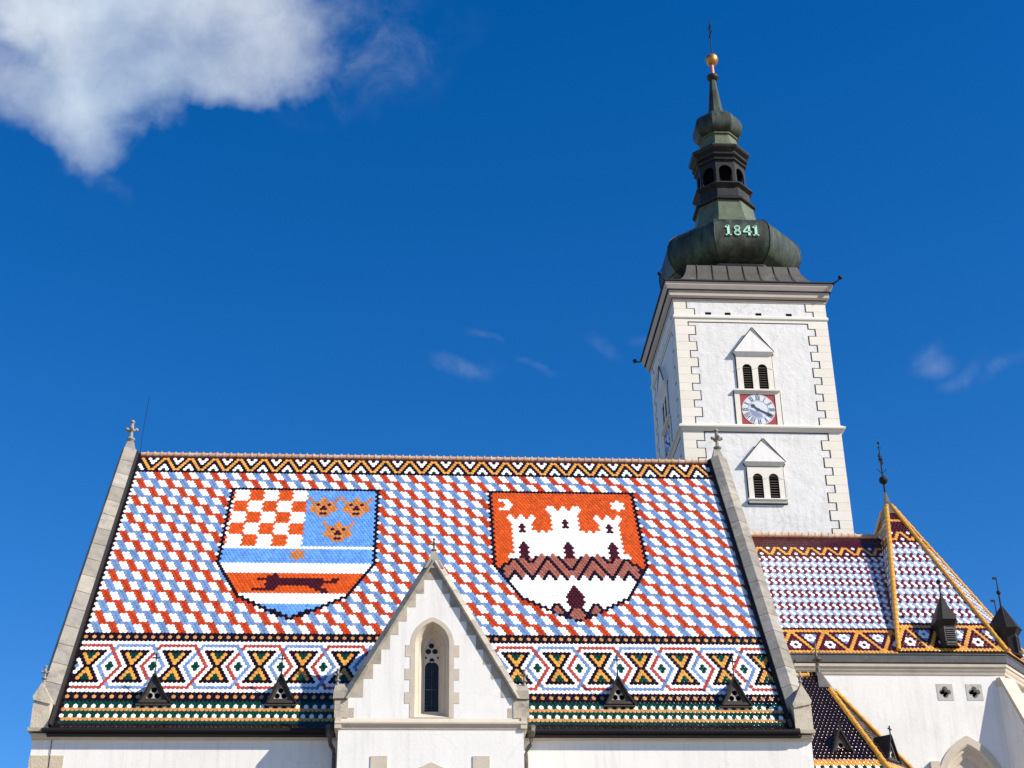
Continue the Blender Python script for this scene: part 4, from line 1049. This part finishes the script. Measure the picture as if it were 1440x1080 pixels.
# buttress at the corner
bt = MB(); M = Matrix.Translation((22.95, 56.15, 0)) @ Matrix.Rotation(R_(24), 4, 'Z'); W = lambda a, b_, c: tuple(M @ Vector((a, b_, c)))
sec = [(.3, 0), (-1.1, 0), (-1.1, 16.5), (-.9, 16.6), (-.1, 18.35), (.3, 18.35)]
bt.loft([[W(-.32, y, z) for y, z in sec], [W(.32, y, z) for y, z in sec]])
bt = bt.build('buttress', 'plaster', choir)
b = MB(); sec = [(-1.22, 16.42), (-1.22, 16.58), (-.95, 16.8), (-.1, 18.62), (.1, 18.62), (.1, 18.3), (-.15, 18.28), (-.92, 16.54), (-1.1, 16.42)]
b.loft([[W(-.38, y, z) for y, z in sec], [W(.38, y, z) for y, z in sec]]); b.build('weathering', 'warm_stone', bt)
b = MB(); b.loft([[W(-.33, -1.11, 15.4), W(.33, -1.11, 15.4), W(.33, -.8, 15.4), W(-.33, -.8, 15.4)], [W(-.33, -1.11, 16.4), W(.33, -1.11, 16.4), W(.33, -.8, 16.4), W(-.33, -.8, 16.4)]]); b.build('stone_blocks', 'warm_stone', bt)

# ------------------------------------------------------------------ LOW CHAPEL between nave and choir
chap = thing('side_chapel', 'low chapel with a dark purple tiled roof and yellow hips', 'chapel', (15.6, 55, 0))
PA = Vector((15.5, 55.5, 18.5)); zb = 14.0; rr = 3.02 * (18.5 - zb) / 4.2 * .985
ang = [-112.5, -67.5, -22.5, 22.5]; V = [Vector((15.5 + rr / math.cos(O8) * math.cos(R_(a)), 55.5 + rr / math.cos(O8) * math.sin(R_(a)), zb)) for a in ang]
L0 = Vector((13.3, V[0].y, zb)); LT = Vector((13.3, 55.5, 18.5))
b = MB(); ks = .93
poly = [(13.8, 55.5 - rr * ks), (V[1].x * ks + 15.5 * (1 - ks), 55.5 + (V[1].y - 55.5) * ks), (V[2].x * ks + 15.5 * (1 - ks), 55.5 + (V[2].y - 55.5) * ks), (V[2].x * ks + 15.5 * (1 - ks), 56.2), (13.8, 56.2)]
b.prism_z(poly, 0, zb - .05); b.build('wall', 'plaster', chap)
b = MB(); b.add([tuple(L0), tuple(V[1]), tuple(PA), tuple(LT)], [(0, 1, 2, 3)]); b.add([tuple(V[1]), tuple(V[2]), tuple(PA)], [(0, 1, 2)]); b.add([tuple(V[2]), (V[2].x, 56.2, zb), (PA.x, 56.2, 18.5), tuple(PA)], [(0, 1, 2, 3)])
cr = b.build('roof', 'under_tile', chap)
def chap_key(u, r):
    if r < 0: return 'G'
    if r in (0, 3): return 'Y' if r == 3 else 'G'
    if r == 4 or r == 1: return 'T'
    if r == 2: return 'W' if u % 2 in (0, .5) else 'G'
    i = 29 - r
    if 0 <= i <= 3:
        c = 5 * round((u - 8.0) / 5) + 8.0; a = abs(u - c)
        if abs(a - (.5 + .5 * i)) < .3: return 'T'
        if i == 0 and abs(a - 2.5) < .3 or i == 3 and a < .3: return 'W'
    return 'P'
def cfacet(P0, P1, Ap, rows, inside):
    P0, P1, Ap = map(Vector, (P0, P1, Ap)); e = (P1 - P0).normalized(); up = (Ap - P0) - e * (Ap - P0).dot(e); H = up.length; up.normalize(); n_ = e.cross(up).normalized()
    if n_.z < 0: n_ = -n_
    rh = H / rows; W_ = (P1 - P0).length / TW
    def uc(vv):
        r = -vv; o = 0 if r % 2 else .5
        for k in range(0, int(W_) + 2):
            if inside(k + o, r, W_): yield k + o, chap_key(k + o, r)
    tiles('tile_field', P0 + up * rh * .5, e * TW, -up * rh, n_, -rows, 0, uc, cr)
NC = 34
cfacet(L0, V[1], LT, NC, lambda u, r, W_: u < W_ - r / NC * (V[1].x - PA.x) / TW - .2 and u > 2)
cfacet(V[1], V[2], PA, NC, lambda u, r, W_: r / NC * W_ * .5 < u < W_ - r / NC * W_ * .5)
for p_ in (V[1], V[2]): ridge_run('hip_tiles', 'yellow_glaze', p_ + up_, PA + (p_ - PA) * .16 + up_, .10, .33, cr, .35)
ridge_run('ridge_tiles', 'yellow_glaze', (13.9, 55.5, 18.52), (15.1, 55.5, 18.52), .09, .3, cr)
b = MB(); b.loft([[tuple(PA + (p_ - PA) * .14 + Vector((0, 0, .07))) for p_ in (V[0], V[1], V[2], V[3])], [tuple(PA + Vector((dx, dy, .12))) for dx, dy in ((-.1, -.1), (.06, -.1), (.1, .0), (-.1, .1))]]); b.build('lead_cap', 'lead', cr)
b = MB(); b.lathe([(.12, 18.5), (.09, 18.75), (.07, 19.0), (.09, 19.05), (.2, 19.1), (.2, 19.16), (.08, 19.22), (.04, 19.3), (.02, 19.9)], 10, 15.47, 55.5, 0, True); b.tube([(15.47 + .17 * math.cos(t), 55.5, 19.42 + .14 * math.sin(t)) for t in [k * math.pi / 6 for k in range(12)]], .02, 5); b.build('finial', 'pipe', chap)
dormer(15.32, 15.78, 14.92, 15.75, 14.80, 16.05, chap, 53.05, 54.0)
# second small dormer on the slanting facet
mx = (V[1] + V[2]) / 2; dn_ = Vector((math.cos(R_(-45)), math.sin(R_(-45)), 0))
dm = dormer(0, 15.75, -.42, .42, 14.80, 16.05, chap, 0, 1.0)
dm.matrix_basis = Matrix.Translation((15.5 + dn_.x * 2.55, 55.5 + dn_.y * 2.55, 0)) @ Matrix.Rotation(R_(45), 4, 'Z')
